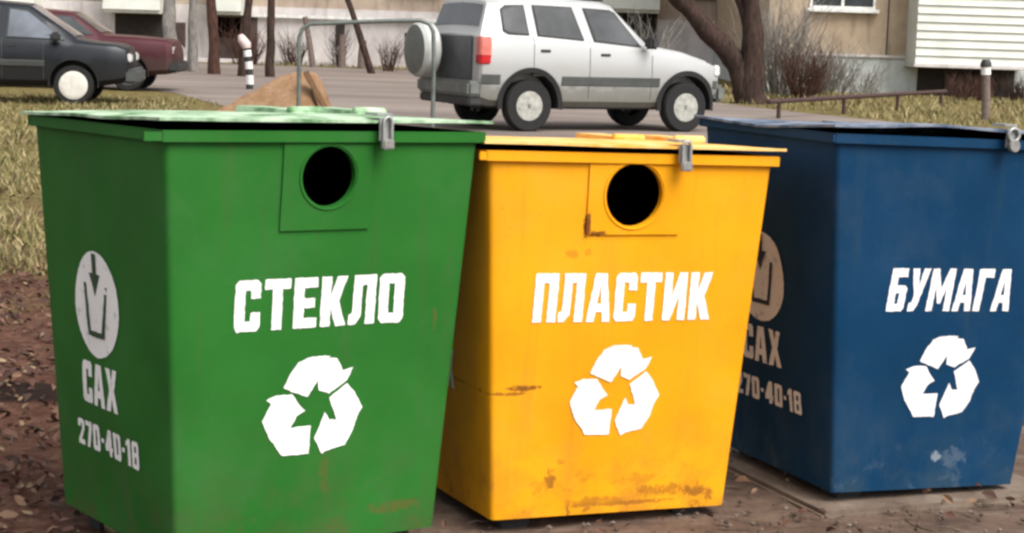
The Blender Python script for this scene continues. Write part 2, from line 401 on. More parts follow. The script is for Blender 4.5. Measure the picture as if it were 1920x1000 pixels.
# ------------------------------------------------------------------ lettering (unit height glyph outlines)
def mir(poly, w): return [(w - x, y) for x, y in reversed(poly)]
_o = [(.08, 0), (.31, 0), (.31, .2), (.24, .2), (.24, .8), (.31, .8), (.31, 1), (.08, 1), (0, .92), (0, .08)]
_a = [(0, 0), (.22, 0), (.25, .2), (.33, .2), (.33, .38), (.275, .38), (.33, .74), (.33, 1), (.17, 1)]
_8 = [(.08, 0), (.3, 0), (.3, .17), (.22, .17), (.22, .42), (.3, .42), (.3, .6), (.22, .6), (.22, .83), (.3, .83), (.3, 1), (.09, 1), (.02, .92), (.02, .57), (0, .5), (0, .08)]
GL = {
 'С': (.60, [[(.08, 0), (.52, 0), (.6, .08), (.6, .37), (.37, .37), (.37, .2), (.24, .2), (.24, .8), (.37, .8), (.37, .64), (.6, .64), (.6, .92), (.52, 1), (.08, 1), (0, .92), (0, .08)]]),
 'Т': (.60, [[(.19, 0), (.42, 0), (.42, .8), (.60, .8), (.60, 1), (0, 1), (0, .8), (.19, .8)]]),
 'Е': (.55, [[(0, 0), (.55, 0), (.55, .2), (.24, .2), (.24, .4), (.5, .4), (.5, .59), (.24, .59), (.24, .8), (.55, .8), (.55, 1), (0, 1)]]),
 'К': (.64, [[(0, 0), (.24, 0), (.24, .38), (.38, 0), (.64, 0), (.44, .5), (.63, 1), (.38, 1), (.24, .62), (.24, 1), (0, 1)]]),
 'Л': (.62, [[(-.03, 0), (.14, 0), (.28, .16), (.28, .8), (.39, .8), (.39, 0), (.62, 0), (.62, 1), (.06, 1), (.06, .24), (-.03, .2)]]),
 'О': (.62, [_o, mir(_o, .62)]),
 '0': (.62, [_o, mir(_o, .62)]),
 'П': (.62, [[(0, 0), (.24, 0), (.24, .8), (.38, .8), (.38, 0), (.62, 0), (.62, 1), (0, 1)]]),
 'А': (.66, [_a, mir(_a, .66)]),
 'И': (.64, [[(0, 0), (.22, 0), (.42, .5), (.42, 0), (.64, 0), (.64, 1), (.42, 1), (.22, .5), (.22, 1), (0, 1)]]),
 'Б': (.60, [[(0, 0), (.3, 0), (.3, .18), (.24, .18), (.24, .42), (.3, .42), (.3, .6), (.24, .6), (.24, .8), (.55, .8), (.55, 1), (0, 1)],
             [(.3, 0), (.52, 0), (.6, .08), (.6, .52), (.52, .6), (.3, .6), (.3, .42), (.36, .42), (.36, .18), (.3, .18)]]),
 'У': (.62, [[(.06, 0), (.28, 0), (.38, .15), (.62, 1), (.39, 1), (.31, .60), (.23, 1), (0, 1), (.19, .36), (.15, .2), (.06, .2)]]),
 'М': (.82, [[(0, 0), (.22, 0), (.22, .55), (.36, .18), (.46, .18), (.6, .55), (.6, 0), (.82, 0), (.82, 1), (.6, 1), (.41, .55), (.22, 1), (0, 1)]]),
 'Г': (.54, [[(0, 0), (.24, 0), (.24, .8), (.54, .8), (.54, 1), (0, 1)]]),
 'Х': (.66, [[(0, 0), (.24, 0), (.33, .3), (.42, 0), (.66, 0), (.46, .5), (.64, 1), (.41, 1), (.33, .72), (.25, 1), (.02, 1), (.2, .5)]]),
 '2': (.56, [[(0, 0), (.55, 0), (.55, .2), (.27, .2), (.55, .58), (.55, .92), (.47, 1), (.08, 1), (0, .92), (0, .68), (.22, .68), (.22, .8), (.33, .8), (.33, .6), (0, .16)]]),
 '7': (.56, [[(.1, 0), (.34, 0), (.56, .8), (.56, 1), (0, 1), (0, .8), (.3, .8)]]),
 '4': (.60, [[(.3, 0), (.52, 0), (.52, .18), (.6, .18), (.6, .36), (.52, .36), (.52, 1), (.28, 1), (0, .36), (0, .18), (.3, .18)]]),
 '1': (.40, [[(.15, 0), (.38, 0), (.38, 1), (.2, 1), (0, .85), (0, .68), (.15, .75)]]),
 '8': (.60, [_8, mir(_8, .60)]),
 '-': (.26, [[(.02, .42), (.24, .42), (.24, .58), (.02, .58)]]),
}
def text_polys(txt, u0, u1, z0, z1, slant=0., gap=.09):
    tot = sum(GL[c][0] for c in txt) + gap * (len(txt) - 1)
    kx, kz = (u1 - u0) / tot, z1 - z0
    out = []; x = 0
    for c in txt:
        for poly in GL[c][1]:
            out.append([(u0 + (x + px) * kx + slant * (py - .5) * kz, z0 + py * kz) for px, py in poly])
        x += GL[c][0] + gap
    return out
SYMBOL = [[(330, 592), (358, 532), (390, 488), (430, 470), (480, 467), (530, 470), (505, 505), (488, 556), (436, 636), (385, 616)],
          [(541, 480), (575, 485), (603, 537), (650, 528), (624, 582), (545, 630), (498, 614), (494, 565), (515, 518)],
          [(245, 655), (285, 640), (355, 640), (388, 690), (414, 716), (376, 736), (345, 800), (300, 870), (258, 812), (229, 742), (266, 672)],
          [(346, 806), (360, 796), (447, 795), (443, 915), (325, 912), (304, 878)],
          [(553, 668), (632, 612), (668, 652), (706, 722), (680, 766), (592, 770), (572, 716)],
          [(530, 742), (550, 777), (677, 778), (660, 836), (625, 893), (542, 910), (523, 922), (488, 850)]]
def recycle_polys(cu, cz, kx, kz):
    out = []
    for poly in SYMBOL:
        mx, my = sum(p[0] for p in poly) / len(poly), sum(p[1] for p in poly) / len(poly)
        ix, iy = mx + (467 - mx) * .05, my + (694 - my) * .05
        out.append([(cu + kx * (ix + (x - mx) * 1.07 - 467), cz + kz * (694 - iy - (y - my) * 1.07)) for x, y in poly])
    return out

# ------------------------------------------------------------------ waste bins
HOLE = {}
def build_bin(name, label, pose, dims, paintm, lidm, whitem, inkm, word, word_box, slant, hole, seed, sym, plate=None):
    x, y, a, tx, ty = pose; tw, td, bw, bd, H = dims; ZB = .06
    root = empty(name, (x, y, -.011 if seed == 2 else 0), (R(tx), R(ty), R(a)))
    tag(root, label, 'waste container', 'steel recycling bins in a row')
    def wd(z):
        t = (z - ZB) / (H - ZB); return bw + (tw - bw) * t, bd + (td - bd) * t
    def dent(face, u, z):          # bulges of hammered sheet metal, nil at the folds
        w_, d_ = wd(z); half = (w_ if face in 'fb' else d_) / 2
        e = max(0, 1 - (abs(u) / half) ** 4) * max(0, 1 - (abs((z - .56) / .52)) ** 6)
        q = seed * 7.3 + {'f': 0, 'l': 3, 'b': 6, 'r': 9}[face]
        return e * (.011 * noise.noise(Vector((u * 3.2, z * 2.6, q))) + .0030 * noise.noise(Vector((u * 9, z * 8, q + 2))))
    def fpt(face, u, z, off=0.):
        w_, d_ = wd(z); o = off + dent(face, u, z)
        sl = ((td - bd) if face in 'fb' else (tw - bw)) / 2 / (H - ZB)      # outward lean of the wall
        if face == 'f': return (u, -d_ / 2 - o, z - o * sl)
        if face == 'b': return (u, d_ / 2 + o, z - o * sl)
        if face == 'l': return (-w_ / 2 - o, u, z - o * sl)
        return (w_ / 2 + o, u, z - o * sl)
    # --- body shell
    r = .014; NS = 22; NZ = 30
    mb = MB(); ring = 0
    for iz in range(NZ + 1):
        z = ZB + (H - ZB) * iz / NZ
        w_, d_ = wd(z); row = []
        for face, cx, cy, a0 in (('f', w_ / 2 - r, -d_ / 2 + r, -90), ('r', w_ / 2 - r, d_ / 2 - r, 0), ('b', -w_ / 2 + r, d_ / 2 - r, 90), ('l', -w_ / 2 + r, -d_ / 2 + r, 180)):
            half = (w_ if face in 'fb' else d_) / 2 - r
            for k in range(NS + 1):
                u = -half + 2 * half * k / NS
                uu = u if face in 'fr' else -u
                row.append(fpt(face, uu, z))
            for k in (1, 2):
                ang = R(a0 + 90 * k / 3); row.append((cx + r * math.cos(ang), cy + r * math.sin(ang), z))
        ring = len(row); mb.v += row
    for iz in range(NZ):
        for k in range(ring):
            k2 = (k + 1) % ring
            mb.f.append([iz * ring + k, iz * ring + k2, (iz + 1) * ring + k2, (iz + 1) * ring + k]); mb.mi.append(0)
    mb.f.append([k for k in reversed(range(ring))]); mb.mi.append(0)
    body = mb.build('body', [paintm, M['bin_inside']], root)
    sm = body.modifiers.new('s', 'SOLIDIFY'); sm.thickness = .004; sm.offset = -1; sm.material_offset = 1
    dg = bpy.context.evaluated_depsgraph_get(); dg.update()
    me = bpy.data.meshes.new_from_object(body.evaluated_get(dg)); body.modifiers.clear(); body.data = me
    if hole:
        hu, hz, hr = hole
        cm = MB().lathe([(hr, -.12), (hr, .12)], 'y', 48, (hu, -wd(hz)[1] / 2, hz)).build('cutter', paintm, root)
        bpy.context.view_layer.update(); boolean(body, cm); 
    body.data.shade_smooth(); body.data.set_sharp_from_angle(angle=R(40))
    # --- angle-iron rim round the mouth
    o = .013; mb = MB(); w_, d_ = tw / 2, td / 2
    z0, z1 = H - .026, H + .002
    for q0, q1 in (((-w_ - o, -d_ - o, z0), (w_ + o, -d_ + .001, z1)), ((-w_ - o, d_ - .001, z0), (w_ + o, d_ + o, z1)),
                   ((-w_ - o, -d_ + .001, z0), (-w_ + .001, d_ - .001, z1)), ((w_ - .001, -d_ + .001, z0), (w_ + o, d_ - .001, z1))):
        mb.box(q0, q1)
    mb.box((-w_ - o - {1: .045, 2: .02, 3: .01}[seed], -d_ - o, z0 + .002), (-w_ - o + .002, -d_ - o + .004, z1 - .002))
    mb.build('rim', paintm, root, bevel=.003)
    # --- opening plate with a round hole
    if hole:
        pu0, pu1, pz0, pz1 = plate; mb = MB(); n = 48
        outer = []; inner = []
        cor = [(pu1, pz1), (pu0, pz1), (pu0, pz0), (pu1, pz0)]; m_ = n // 4
        for k in range(n):
            q, f = k // m_, (k % m_) / m_; (ua, za), (ub, zb_) = cor[q], cor[(q + 1) % 4]
            ou, oz = ua + (ub - ua) * f, za + (zb_ - za) * f
            an = math.atan2(oz - hz, ou - hu); c_, s_ = math.cos(an), math.sin(an)
            outer.append((ou, oz)); inner.append((hu + (hr - .002) * c_, hz + (hr - .002) * s_))
        vs = [fpt('f', u, z, .006) for u, z in outer] + [fpt('f', u, z, .006) for u, z in inner] + [fpt('f', u, z, .001) for u, z in outer] + [fpt('f', u, z, -.012) for u, z in inner]
        # a soft rolled lip just round the hole
        fs = []
        for k in range(n):
            k2 = (k + 1) % n
            fs += [(k, k2, n + k2, n + k), (k2, k, 2 * n + k, 2 * n + k2), (n + k, n + k2, 3 * n + k2, 3 * n + k)]
        mb.add(vs, fs); pl = mb.build('opening_plate', paintm, root, smooth=40)
        lip = MB(); pr = [fpt('f', hu + (hr + .004) * math.cos(2 * math.pi * k / 40), hz + (hr + .004) * math.sin(2 * math.pi * k / 40), .0055) for k in range(41)]
        lip.tube(pr, .0035, 6).build('hole_lip', paintm, pl, smooth=60)
    # --- lid: folded sheet with ribs
    over = .025; lw, ld = tw / 2 + over, td / 2 + over; NXL, NYL = 20, 16
    def lz(u, v):
        base = H + {1: .030, 2: .024, 3: .026}[seed] - {1: .020, 2: .022, 3: .046}[seed] * (v + ld) / (2 * ld)
        if seed == 3:    # bent, badly closed lid
            base += .013 * math.exp(-((u + .10) / .17) ** 2) * max(0, -v / ld) + .006 * noise.noise(Vector((u * 3, v * 2, 5))) + .030 * max(0, v / ld) * max(0, -u / lw)
        else:
            base += .004 * noise.noise(Vector((u * 4, v * 4, seed)))
        return base
    mb = MB(); top = []
    for j in range(NYL + 1):
        for i in range(NXL + 1):
            u = -lw + 2 * lw * i / NXL; v = -ld + 2 * ld * j / NYL
            crown = .010 * max(0, 1 - (u / lw) ** 4) * max(0, 1 - (v / ld) ** 4)
            top.append((u, v, lz(u, v) + crown))
    nn = NXL + 1
    fs = [(j * nn + i, j * nn + i + 1, (j + 1) * nn + i + 1, (j + 1) * nn + i) for j in range(NYL) for i in range(NXL)]
    mb.add(top, fs)
    border = [i for i in range(nn)] + [j * nn + NXL for j in range(1, NYL + 1)] + [NYL * nn + i for i in range(NXL - 1, -1, -1)] + [j * nn for j in range(NYL - 1, 0, -1)]
    b0 = len(mb.v); lipd = .007
    for i in border: vx = mb.v[i]; mb.v.append((vx[0] * 1.0005, vx[1] * 1.0005, vx[2] - lipd))
    for k in range(len(border)):
        k2 = (k + 1) % len(border); mb.f.append([border[k], b0 + k, b0 + k2, border[k2]]); mb.mi.append(0)
    lid = mb.build('lid', lidm, root)
    sm = lid.modifiers.new('s', 'SOLIDIFY'); sm.thickness = .005; sm.offset = -1
    dg.update(); bpy.context.view_layer.update(); dg = bpy.context.evaluated_depsgraph_get()
    me = bpy.data.meshes.new_from_object(lid.evaluated_get(dg)); lid.modifiers.clear(); lid.data = me
    me.shade_smooth(); me.set_sharp_from_angle(angle=R(40))
    zt = lz(.3, ld * .6) + .004
    for hx in ((.20, .40) if seed != 3 else (.05, .22)):          # hinge lugs on the lid
        hb = MB(); hb.box((hx - .045, .10, zt - .004), (hx + .045, ld - .02, zt + .016)); hb.lathe([(.014, -.05), (.014, .05)], 'x', 12, (hx, .09, zt + .012))
        hb.build('hinge', lidm, lid, bevel=.004)
    hu_ = {1: .132, 2: .126, 3: .135}[seed]; df = -ld - .004
    hb = MB(); hb.box((hu_ - .018, df - .008, H - .020), (hu_ + .018, df - .001, lz(hu_, -ld) + .006)); hb.box((hu_ - .022, df - .001, lz(hu_, -ld) + .0105), (hu_ + .022, df + .06, lz(hu_, -ld) + .017))
    hb.build('hasp', M['steel'], lid, bevel=.0015)
    # --- feet
    for sx in (-1, 1):
        for sy in (-1, 1):
            cx, cy = sx * (bw / 2 - .09), sy * (bd / 2 - .09)
            MB().box((cx - .04, cy - .04, .0), (cx + .04, cy + .04, ZB + .004), taper=-.006).build('foot', M['black_metal'], root, bevel=.004)
    # --- stencilled marks
    def decal(nm, polys, face, m, off=.0022):
        mb = MB(); mi = 0
        for poly in polys:
            pts = []
            for k, (u, z) in enumerate(poly):
                u2, z2 = poly[(k + 1) % len(poly)]; nseg = max(1, int(math.hypot(u2 - u, z2 - z) / .007))
                for q in range(nseg):
                    uu, zz = u + (u2 - u) * q / nseg, z + (z2 - z) * q / nseg
                    pts.append((uu + .0022 * noise.noise(Vector((uu * 90, zz * 90, seed))), zz + .0022 * noise.noise(Vector((uu * 90, zz * 90, seed + 40)))))
            mb.add([fpt(face, u, z, off) for u, z in pts], [list(range(len(pts)))])
        return mb.build(nm, m, root)
    if word:
        decal('lettering', text_polys(word, word_box[0], word_box[1], word_box[2], word_box[3], slant), 'f', whitem)
    decal('recycling_symbol', recycle_polys(*sym), 'f', whitem)
    # side emblem: a disc with an arrow pointing into a bin (left wall: u runs away from the viewer's right)
    L = lambda poly: [(-u, z) for u, z in poly]
    n = 40; cu, cz, cr = -.045, .630, .134
    sect = []
    decal('emblem', [L([(cu + cr * math.cos(2 * math.pi * k / n), cz + cr * math.sin(2 * math.pi * k / n)) for k in range(n)])], 'l', whitem)
    em = [[(cu - .012, cz + .128), (cu + .012, cz + .128), (cu + .012, cz + .075), (cu - .012, cz + .075)],
          [(cu - .034, cz + .078), (cu + .034, cz + .078), (cu, cz + .022)],
          [(cu - .072, cz + .05), (cu - .056, cz + .05), (cu - .036, cz - .068), (cu - .050, cz - .082)],
          [(cu + .072, cz + .05), (cu + .050, cz - .082), (cu + .036, cz - .068), (cu + .056, cz + .05)],
          [(cu - .049, cz - .082), (cu - .036, cz - .068), (cu + .036, cz - .068), (cu + .049, cz - .082)]]
    decal('emblem_arrow', [L(p) for p in em], 'l', inkm, .0045)
    decal('district_lettering', [L(p) for p in text_polys('САХ', -.150, .062, .370, .478, 0, .07)], 'l', whitem)
    if seed != 2: decal('phone_number', [L(p) for p in text_polys('270-40-18', -.200, .172, .250, .318, 0, .10)], 'l', whitem)
    return root, fpt, H, ld, lz

GP = (-.678, 4.665, 35.67, -.80, .66); GD = (.859, .803, .730, .688, 1.084)
YP = (.168, 5.092, 23.74, -1.0, 1.02); YD = (.840, .70, .706, .60, 1.036)
BP = (1.091, 5.484, 22.28, -.02, 1.45); BD = (.832, .767, .627, .665, 1.081)
bg = build_bin('recycling_bin', 'green metal bin lettered СТЕКЛО with round hole and pale lid', GP, GD, M['green'], M['green_lid'], M['white_g'], M['ink_g'], 'СТЕКЛО', (-.236, .234, .608, .732), 0, (-.002, .977, .075), 1, (-.010, .413, .000600, .000548), (-.127, .118, .848, 1.056))
by = build_bin('recycling_bin', 'yellow metal bin lettered ПЛАСТИК, rusty along its lower edge', YP, YD, M['yellow'], M['yellow_lid'], M['white_y'], M['ink_g'], 'ПЛАСТИК', (-.272, .258, .590, .720), .03, (-.002, .928, .086), 2, (-.016, .401, .000572, .000560), (-.137, .142, .823, 1.017))
bb = build_bin('recycling_bin', 'dark blue metal bin lettered БУМАГА without a round hole', BP, BD, M['blue'], M['blue_lid'], M['white_b'], M['ink_b'], 'БУМАГА', (-.196, .222, .587, .710), .11, None, 3, (.014, .393, .000560, .000545))

def padlock(b, label, kind, dx):
    root_b, fpt, H, ld, lz = b
    bpy.context.view_layer.update()
    mw = Matrix.Translation(root_b.location) @ root_b.rotation_euler.to_matrix().to_4x4()
    p = mw @ Vector((dx, -ld - .019, H + .016))
    t = empty('padlock', p, (0, 0, root_b.rotation_euler.z)); tag(t, label, 'padlock', 'padlocks on the bin lids'); t.scale = (.85,) * 3
    if kind == 'bar':
        sh = MB().tube([(-.013, 0, -.042), (-.013, 0, .012), (-.010, 0, .022), (0, 0, .027), (.010, 0, .022), (.013, 0, .012), (.013, 0, -.042)], .0052, 8)
        sh.build('shackle', M['steel'], t, smooth=60)
        MB().box((-.019, -.010, -.066), (.019, .010, -.036)).build('lock_body', M['brass'], t, bevel=.004)
    else:
        pts = [(.021 * math.cos(2 * math.pi * k / 20), 0, .002 + .021 * math.sin(2 * math.pi * k / 20)) for k in range(21)]
        MB().tube(pts, .0062, 8, cap=False).build('shackle', M['steel'], t, smooth=60)
        MB().lathe([(.019, -.009), (.022, -.005), (.022, .005), (.019, .009)], 'y', 20, (0, -.004, -.034)).build('lock_body', M['brass'], t, smooth=40)
    return t
padlock(bg, 'long steel padlock hanging from the lid of the green bin', 'bar', .132)
padlock(by, 'small padlock hanging from the lid of the yellow bin', 'bar', .126)
padlock(bb, 'ring-shaped padlock hanging from the lid of the blue bin', 'ring', .135)

# ------------------------------------------------------------------ cars
class CarBody:
    def __init__(s, st): s.st = st
    def sec(s, t):
        x, zb, zbelt, zt, wl, wb, wt = t
        return [(0, zb), (wl - .08, zb), (wl, zb + .08), (wb, zb + (zbelt - zb) * .55), (wb - .012, zbelt - .07), (wb - .045, zbelt),
                (wt, zt - .055), (wt - .055, zt - .012), (wt - .25, zt + .004), (0, zt + .016)]
    def at(s, x):
        st = s.st
        for a, b in zip(st[:-1], st[1:]):
            if a[0] <= x <= b[0]:
                f = (x - a[0]) / (b[0] - a[0] + 1e-9)
                return [((1 - f) * p[0] + f * q[0], (1 - f) * p[1] + f * q[1]) for p, q in zip(s.sec(a), s.sec(b))]
        return s.sec(st[-1] if x > st[-1][0] else st[0])
    def hw(s, x, z):
        sec = s.at(x)
        for p, q in zip(sec[1:8], sec[2:9]):
            if p[1] <= z <= q[1] and q[1] > p[1]:
                f = (z - p[1]) / (q[1] - p[1]); return p[0] + f * (q[0] - p[0])
        return sec[7][0]
    def top(s, x): return s.at(x)[8][1]
    def mesh(s):
        mb = MB(); st = []
        for a, b in zip(s.st[:-1], s.st[1:]):
            n = max(1, int((b[0] - a[0]) / .12))
            for k in range(n): st.append(a[0] + (b[0] - a[0]) * k / n)
        st.append(s.st[-1][0]); n = 19
        for x in st:
            h = s.at(x); ring = [(x, -y, z) for y, z in h] + [(x, y, z) for y, z in reversed(h[1:-1])]
            n = len(ring); mb.v += ring
        for i in range(len(st) - 1):
            for k in range(n):
                k2 = (k + 1) % n; mb.f.append([i * n + k, i * n + k2, (i + 1) * n + k2, (i + 1) * n + k]); mb.mi.append(0)
        mb.f.append(list(range(n))); mb.mi.append(0); mb.f.append([(len(st) - 1) * n + k for k in reversed(range(n))]); mb.mi.append(0)
        return mb
    def panel(s, poly, side, off=.006):
        pts = []
        for k, (x, z) in enumerate(poly):
            x2, z2 = poly[(k + 1) % len(poly)]; n = max(1, int(math.hypot(x2 - x, z2 - z) / .1))
            for q in range(n):
                f = q / n; pts.append((x + (x2 - x) * f, z + (z2 - z) * f))
        vs = [(x, side * (s.hw(x, z) + off), z) for x, z in pts]
        return MB().add(vs, [list(range(len(vs)))])
    def strip(s, x0, x1, z0, z1, side, off=.012, n=16):
        mb = MB(); vs = []
        for i in range(n + 1):
            x = x0 + (x1 - x0) * i / n
            for z, o in ((z0, -.004), (z0 + .012, off), (z1 - .012, off), (z1, -.004)): vs.append((x, side * (s.hw(x, min(max(z, z0), z1)) + o), z))
        fs = [(i * 4 + k, i * 4 + k + 1, (i + 1) * 4 + k + 1, (i + 1) * 4 + k) for i in range(n) for k in range(3)] + [(0, 1, 2, 3), (n * 4 + 3, n * 4 + 2, n * 4 + 1, n * 4)]
        return mb.add(vs, fs)
def inset(poly, d):
    cx = sum(p[0] for p in poly) / len(poly); cz = sum(p[1] for p in poly) / len(poly)
    out = []
    for x, z in poly:
        l = math.hypot(x - cx, z - cz); out.append((x + (cx - x) * d / l * 1.3, z + (cz - z) * d / l * 1.3))
    return out
def wheel(parent, x, y, r, rr, side, rim_m, spokes):
    wh = empty('wheel', (x, y, r), (0, 0, 0), parent); hw = .09
    MB().lathe([(rr, -hw), (r * .93, -hw), (r * .985, -hw * .75), (r, -hw * .4), (r, hw * .4), (r * .985, hw * .75), (r * .93, hw), (rr, hw)], 'y', 36, closed=True).build('tyre', M['rubber'], wh, smooth=40)
    o = side * hw
    prof = [(rr + .006, o * 1.02), (rr - .012, o * .98), (rr - .028, o * .70), (rr * .62, o * .62), (rr * .5, o * .86), (rr * .25, o * .92), (.001, o * .94)]
    if not spokes: prof = [(rr + .006, o * 1.03), (rr - .01, o * 1.10), (rr * .7, o * 1.18), (rr * .35, o * 1.12), (.001, o * 1.16)]
    rm = MB().lathe(prof, 'y', 32).build('rim', rim_m, wh, smooth=40)
    if spokes:
        for k in range(8):
            an = 2 * math.pi * k / 8; c_, s_ = math.cos(an) * rr * .73, math.sin(an) * rr * .73
            MB().lathe([(.030, o * .60), (.030, o * .76)], 'y', 10, (c_, 0, s_)).build('rim_hole', M['plastic'], wh)
        MB().lathe([(.032, o * .9), (.03, o * 1.02)], 'y', 16).build('hub_cap', M['plastic'], wh)
    return wh
def car(name, label, pos, yaw, st, paintm, glassm, axles, r, rr, rim_m, spokes, windows, group=None, track=.72, arch=.42, strip=None, rear_glass=None, wind=None, doors=(), handles=(), headx=None, cat='car', arch_trim=True):
    root = empty(name, pos, (0, 0, R(yaw))); tag(root, label, cat, group)
    cb = CarBody(st)
    body = cb.mesh().build('body', paintm, root)
    for ax in axles:
        for sd in (-1, 1):
            c = MB().lathe([(arch, 0), (arch, .3)], 'y', 40, (ax, 0, r + .02))
            c.v = [(x, sd * (.56 + y), z) for x, y, z in c.v]
            co = c.build('cutter', M['plastic'], root); bpy.context.view_layer.update()
            boolean(body, co); drop(co)
    body.data.shade_smooth(); body.data.set_sharp_from_angle(angle=R(28))
    for ax in axles:
        for sd in (-1, 1):
            wheel(root, ax, sd * track, r, rr, sd, rim_m, spokes)
            ml = MB(); n = 26; vs = []       # arch liner and trim
            for k in range(n + 1):
                an = R(-8 + 196 * k / n); ca, sa = math.cos(an), math.sin(an)
                for rad, yy in ((arch - .004, .565), (arch - .004, None), (arch + (.065 if arch_trim else .012), None), (arch + (.065 if arch_trim else .012), -1)):
                    X, Z = ax + rad * ca, r + .02 + rad * sa
                    base = cb.hw(X, max(Z, st[0][1] + .1))
                    Y = yy if (yy and yy > 0) else base + (.014 if yy is None else -.012)
                    vs.append((X, sd * Y, Z))
            fs = [(i * 4 + k, i * 4 + k + 1, (i + 1) * 4 + k + 1, (i + 1) * 4 + k) for i in range(n) for k in range(3)]
            ml.add(vs, fs).build('wheel_arch', M['rubber'], root, smooth=40)
    for sd in (-1, 1):
        for poly in windows:
            wn = cb.panel(poly, sd, .010).build('window', M['plastic'], root)
            cb.panel(inset(poly, .022), sd, .018).build('pane', glassm, wn)
        for poly in doors:
            t = MB()
            pts = [(x, sd * (cb.hw(x, z) + .001), z) for (xa, za), (xb, zb_) in zip(poly[:-1], poly[1:]) for x, z in [(xa + (xb - xa) * q / 8, za + (zb_ - za) * q / 8) for q in range(9)]]
            t.tube(pts, .005, 5).build('door_seam', M['plastic_grey'], root)
        for hx, hz in handles:
            MB().box((hx - .075, sd * (cb.hw(hx, hz) + .001) - .010, hz - .02), (hx + .075, sd * (cb.hw(hx, hz) + .001) + .018, hz + .018)).build('door_handle', M['plastic'], root, bevel=.006)
        if strip:
            for x0, x1, z0, z1 in strip:
                cb.strip(x0, x1, z0, z1, sd).build('side_moulding', M['plastic_grey'], root)
    for nm, gl in (('windscreen', wind), ('rear_window', rear_glass)):
        if not gl: continue
        x0, x1 = gl; mb = MB(); n = 6; vs = []
        for i in range(n + 1):
            x = x0 + (x1 - x0) * i / n; sec = cb.at(x); hwid = sec[6][0] - .07
            for j in range(9):
                yy = -hwid + 2 * hwid * j / 8
                q = abs(yy); zz = sec[9][1] + (sec[8][1] - sec[9][1]) * min(1, q / max(.01, sec[8][0]))
                if q > sec[8][0]: zz = sec[8][1] + (sec[7][1] - sec[8][1]) * (q - sec[8][0]) / max(.01, sec[7][0] - sec[8][0])
                dx = .008 * (1 if nm == 'windscreen' else -1)
                vs.append((x + dx, yy, zz + .008))
        mb.add(vs, [(i * 9 + j, i * 9 + j + 1, (i + 1) * 9 + j + 1, (i + 1) * 9 + j) for i in range(n) for j in range(8)])
        mb.build(nm, glassm, root, smooth=60)
    return root, cb

# white off-roader
SUVST = [(-.75, .42, 1.18, 1.25, .74, .80, .74), (-.72, .38, 1.20, 1.30, .78, .83, .74), (-.60, .34, 1.24, 1.70, .80, .845, .665), (-.35, .33, 1.25, 1.755, .81, .85, .675), (.5, .33, 1.24, 1.775, .81, .85, .68),
         (1.1, .33, 1.20, 1.745, .81, .85, .67), (1.30, .33, 1.18, 1.70, .81, .85, .65), (1.86, .33, 1.13, 1.19, .80, .845, .73), (2.4, .36, 1.06, 1.115, .80, .84, .73), (2.85, .42, .95, 1.0, .78, .80, .68), (3.02, .46, .86, .91, .70, .72, .60), (3.10, .5, .74, .79, .55, .58, .48)]
WN = [[(-.42, 1.31), (-.34, 1.27), (-.03, 1.265), (-.08, 1.66), (-.36, 1.65), (-.43, 1.60)],
      [(.09, 1.26), (.80, 1.215), (.64, 1.655), (.04, 1.665)],
      [(.95, 1.205), (1.70, 1.15), (1.33, 1.60), (1.24, 1.635), (.81, 1.65)]]
syaw = 28.03
d_ = (math.cos(R(syaw)), math.sin(R(syaw)))
SP = (.1663 - d_[1] * .82, 24.036 + d_[0] * .82, 0)
suv, scb = car('off_road_car', 'white five-door off-roader with spare wheel on its tailgate behind the yellow bin', SP, syaw, SUVST, M['suv_paint'], M['car_glass'], (0, 2.45), .345, .188, M['rim'], True, WN,
               strip=[(-.72, -.46, .62, .755), (.46, 1.99, .615, .745), (2.90, 3.0, .60, .72)], rear_glass=(-.70, -.615), wind=(1.345, 1.83),
               doors=[[(.03, 1.26), (.03, .75), (.30, .74)], [(.88, 1.22), (.88, .36)], [(1.86, 1.12), (1.86, .36)]], handles=[(.20, 1.07), (1.12, 1.035)])
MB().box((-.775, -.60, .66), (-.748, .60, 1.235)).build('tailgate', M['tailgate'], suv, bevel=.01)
for sd in (-1, 1):
    lb = MB().box((-.765, min(sd * .70, sd * .855), .88), (-.60, max(sd * .70, sd * .855), 1.10)).build('tail_light', M['red_lens'], suv, bevel=.015)
    MB().box((-.767, min(sd * .70, sd * .857), .985), (-.60, max(sd * .70, sd * .857), 1.235)).build('indicator_lens', M['pink_lens'], lb, bevel=.015)
    MB().box((1.70, min(sd * .85, sd * 1.06), 1.13), (1.83, max(sd * .85, sd * 1.06), 1.29)).build('wing_mirror', M['plastic'], suv, bevel=.03)
    MB().box((2.92, min(sd * .50, sd * .76), .78), (3.03, max(sd * .50, sd * .76), .93)).build('headlight', M['lamp_clear'], suv, bevel=.02)
    MB().box((1.2, min(sd * .55, sd * .59), 1.745), (-.3, max(sd * .55, sd * .59), 1.80)).build('roof_rail', M['plastic'], suv, bevel=.01)
MB().box((-.90, -.80, .46), (-.70, .80, .66)).build('rear_bumper', M['spare'], suv, bevel=.035)
MB().box((-.87, -.76, .34), (-.66, .76, .459)).build('bumper_skirt', M['plastic'], suv, bevel=.02)
MB().box((2.98, -.74, .42), (3.16, .74, .66)).build('front_bumper', M['spare'], suv, bevel=.05)
sw = MB().lathe([(.34, -.775), (.365, -.80), (.37, -.97), (.335, -1.02)], 'x', 36, (-.10, .42, 1.03)).build('spare_wheel', M['spare_white'], suv, smooth=35)
MB().lathe([(.332, -1.021), (.30, -1.030), (.05, -1.034)], 'x', 36, (-.10, .42, 1.03)).build('wheel_cover', M['spare'], sw, smooth=50)
MB().lathe([(.02, 0), (.012, .55)], 'z', 8, (-.55, .3, 1.75)).build('aerial', M['plastic'], suv)
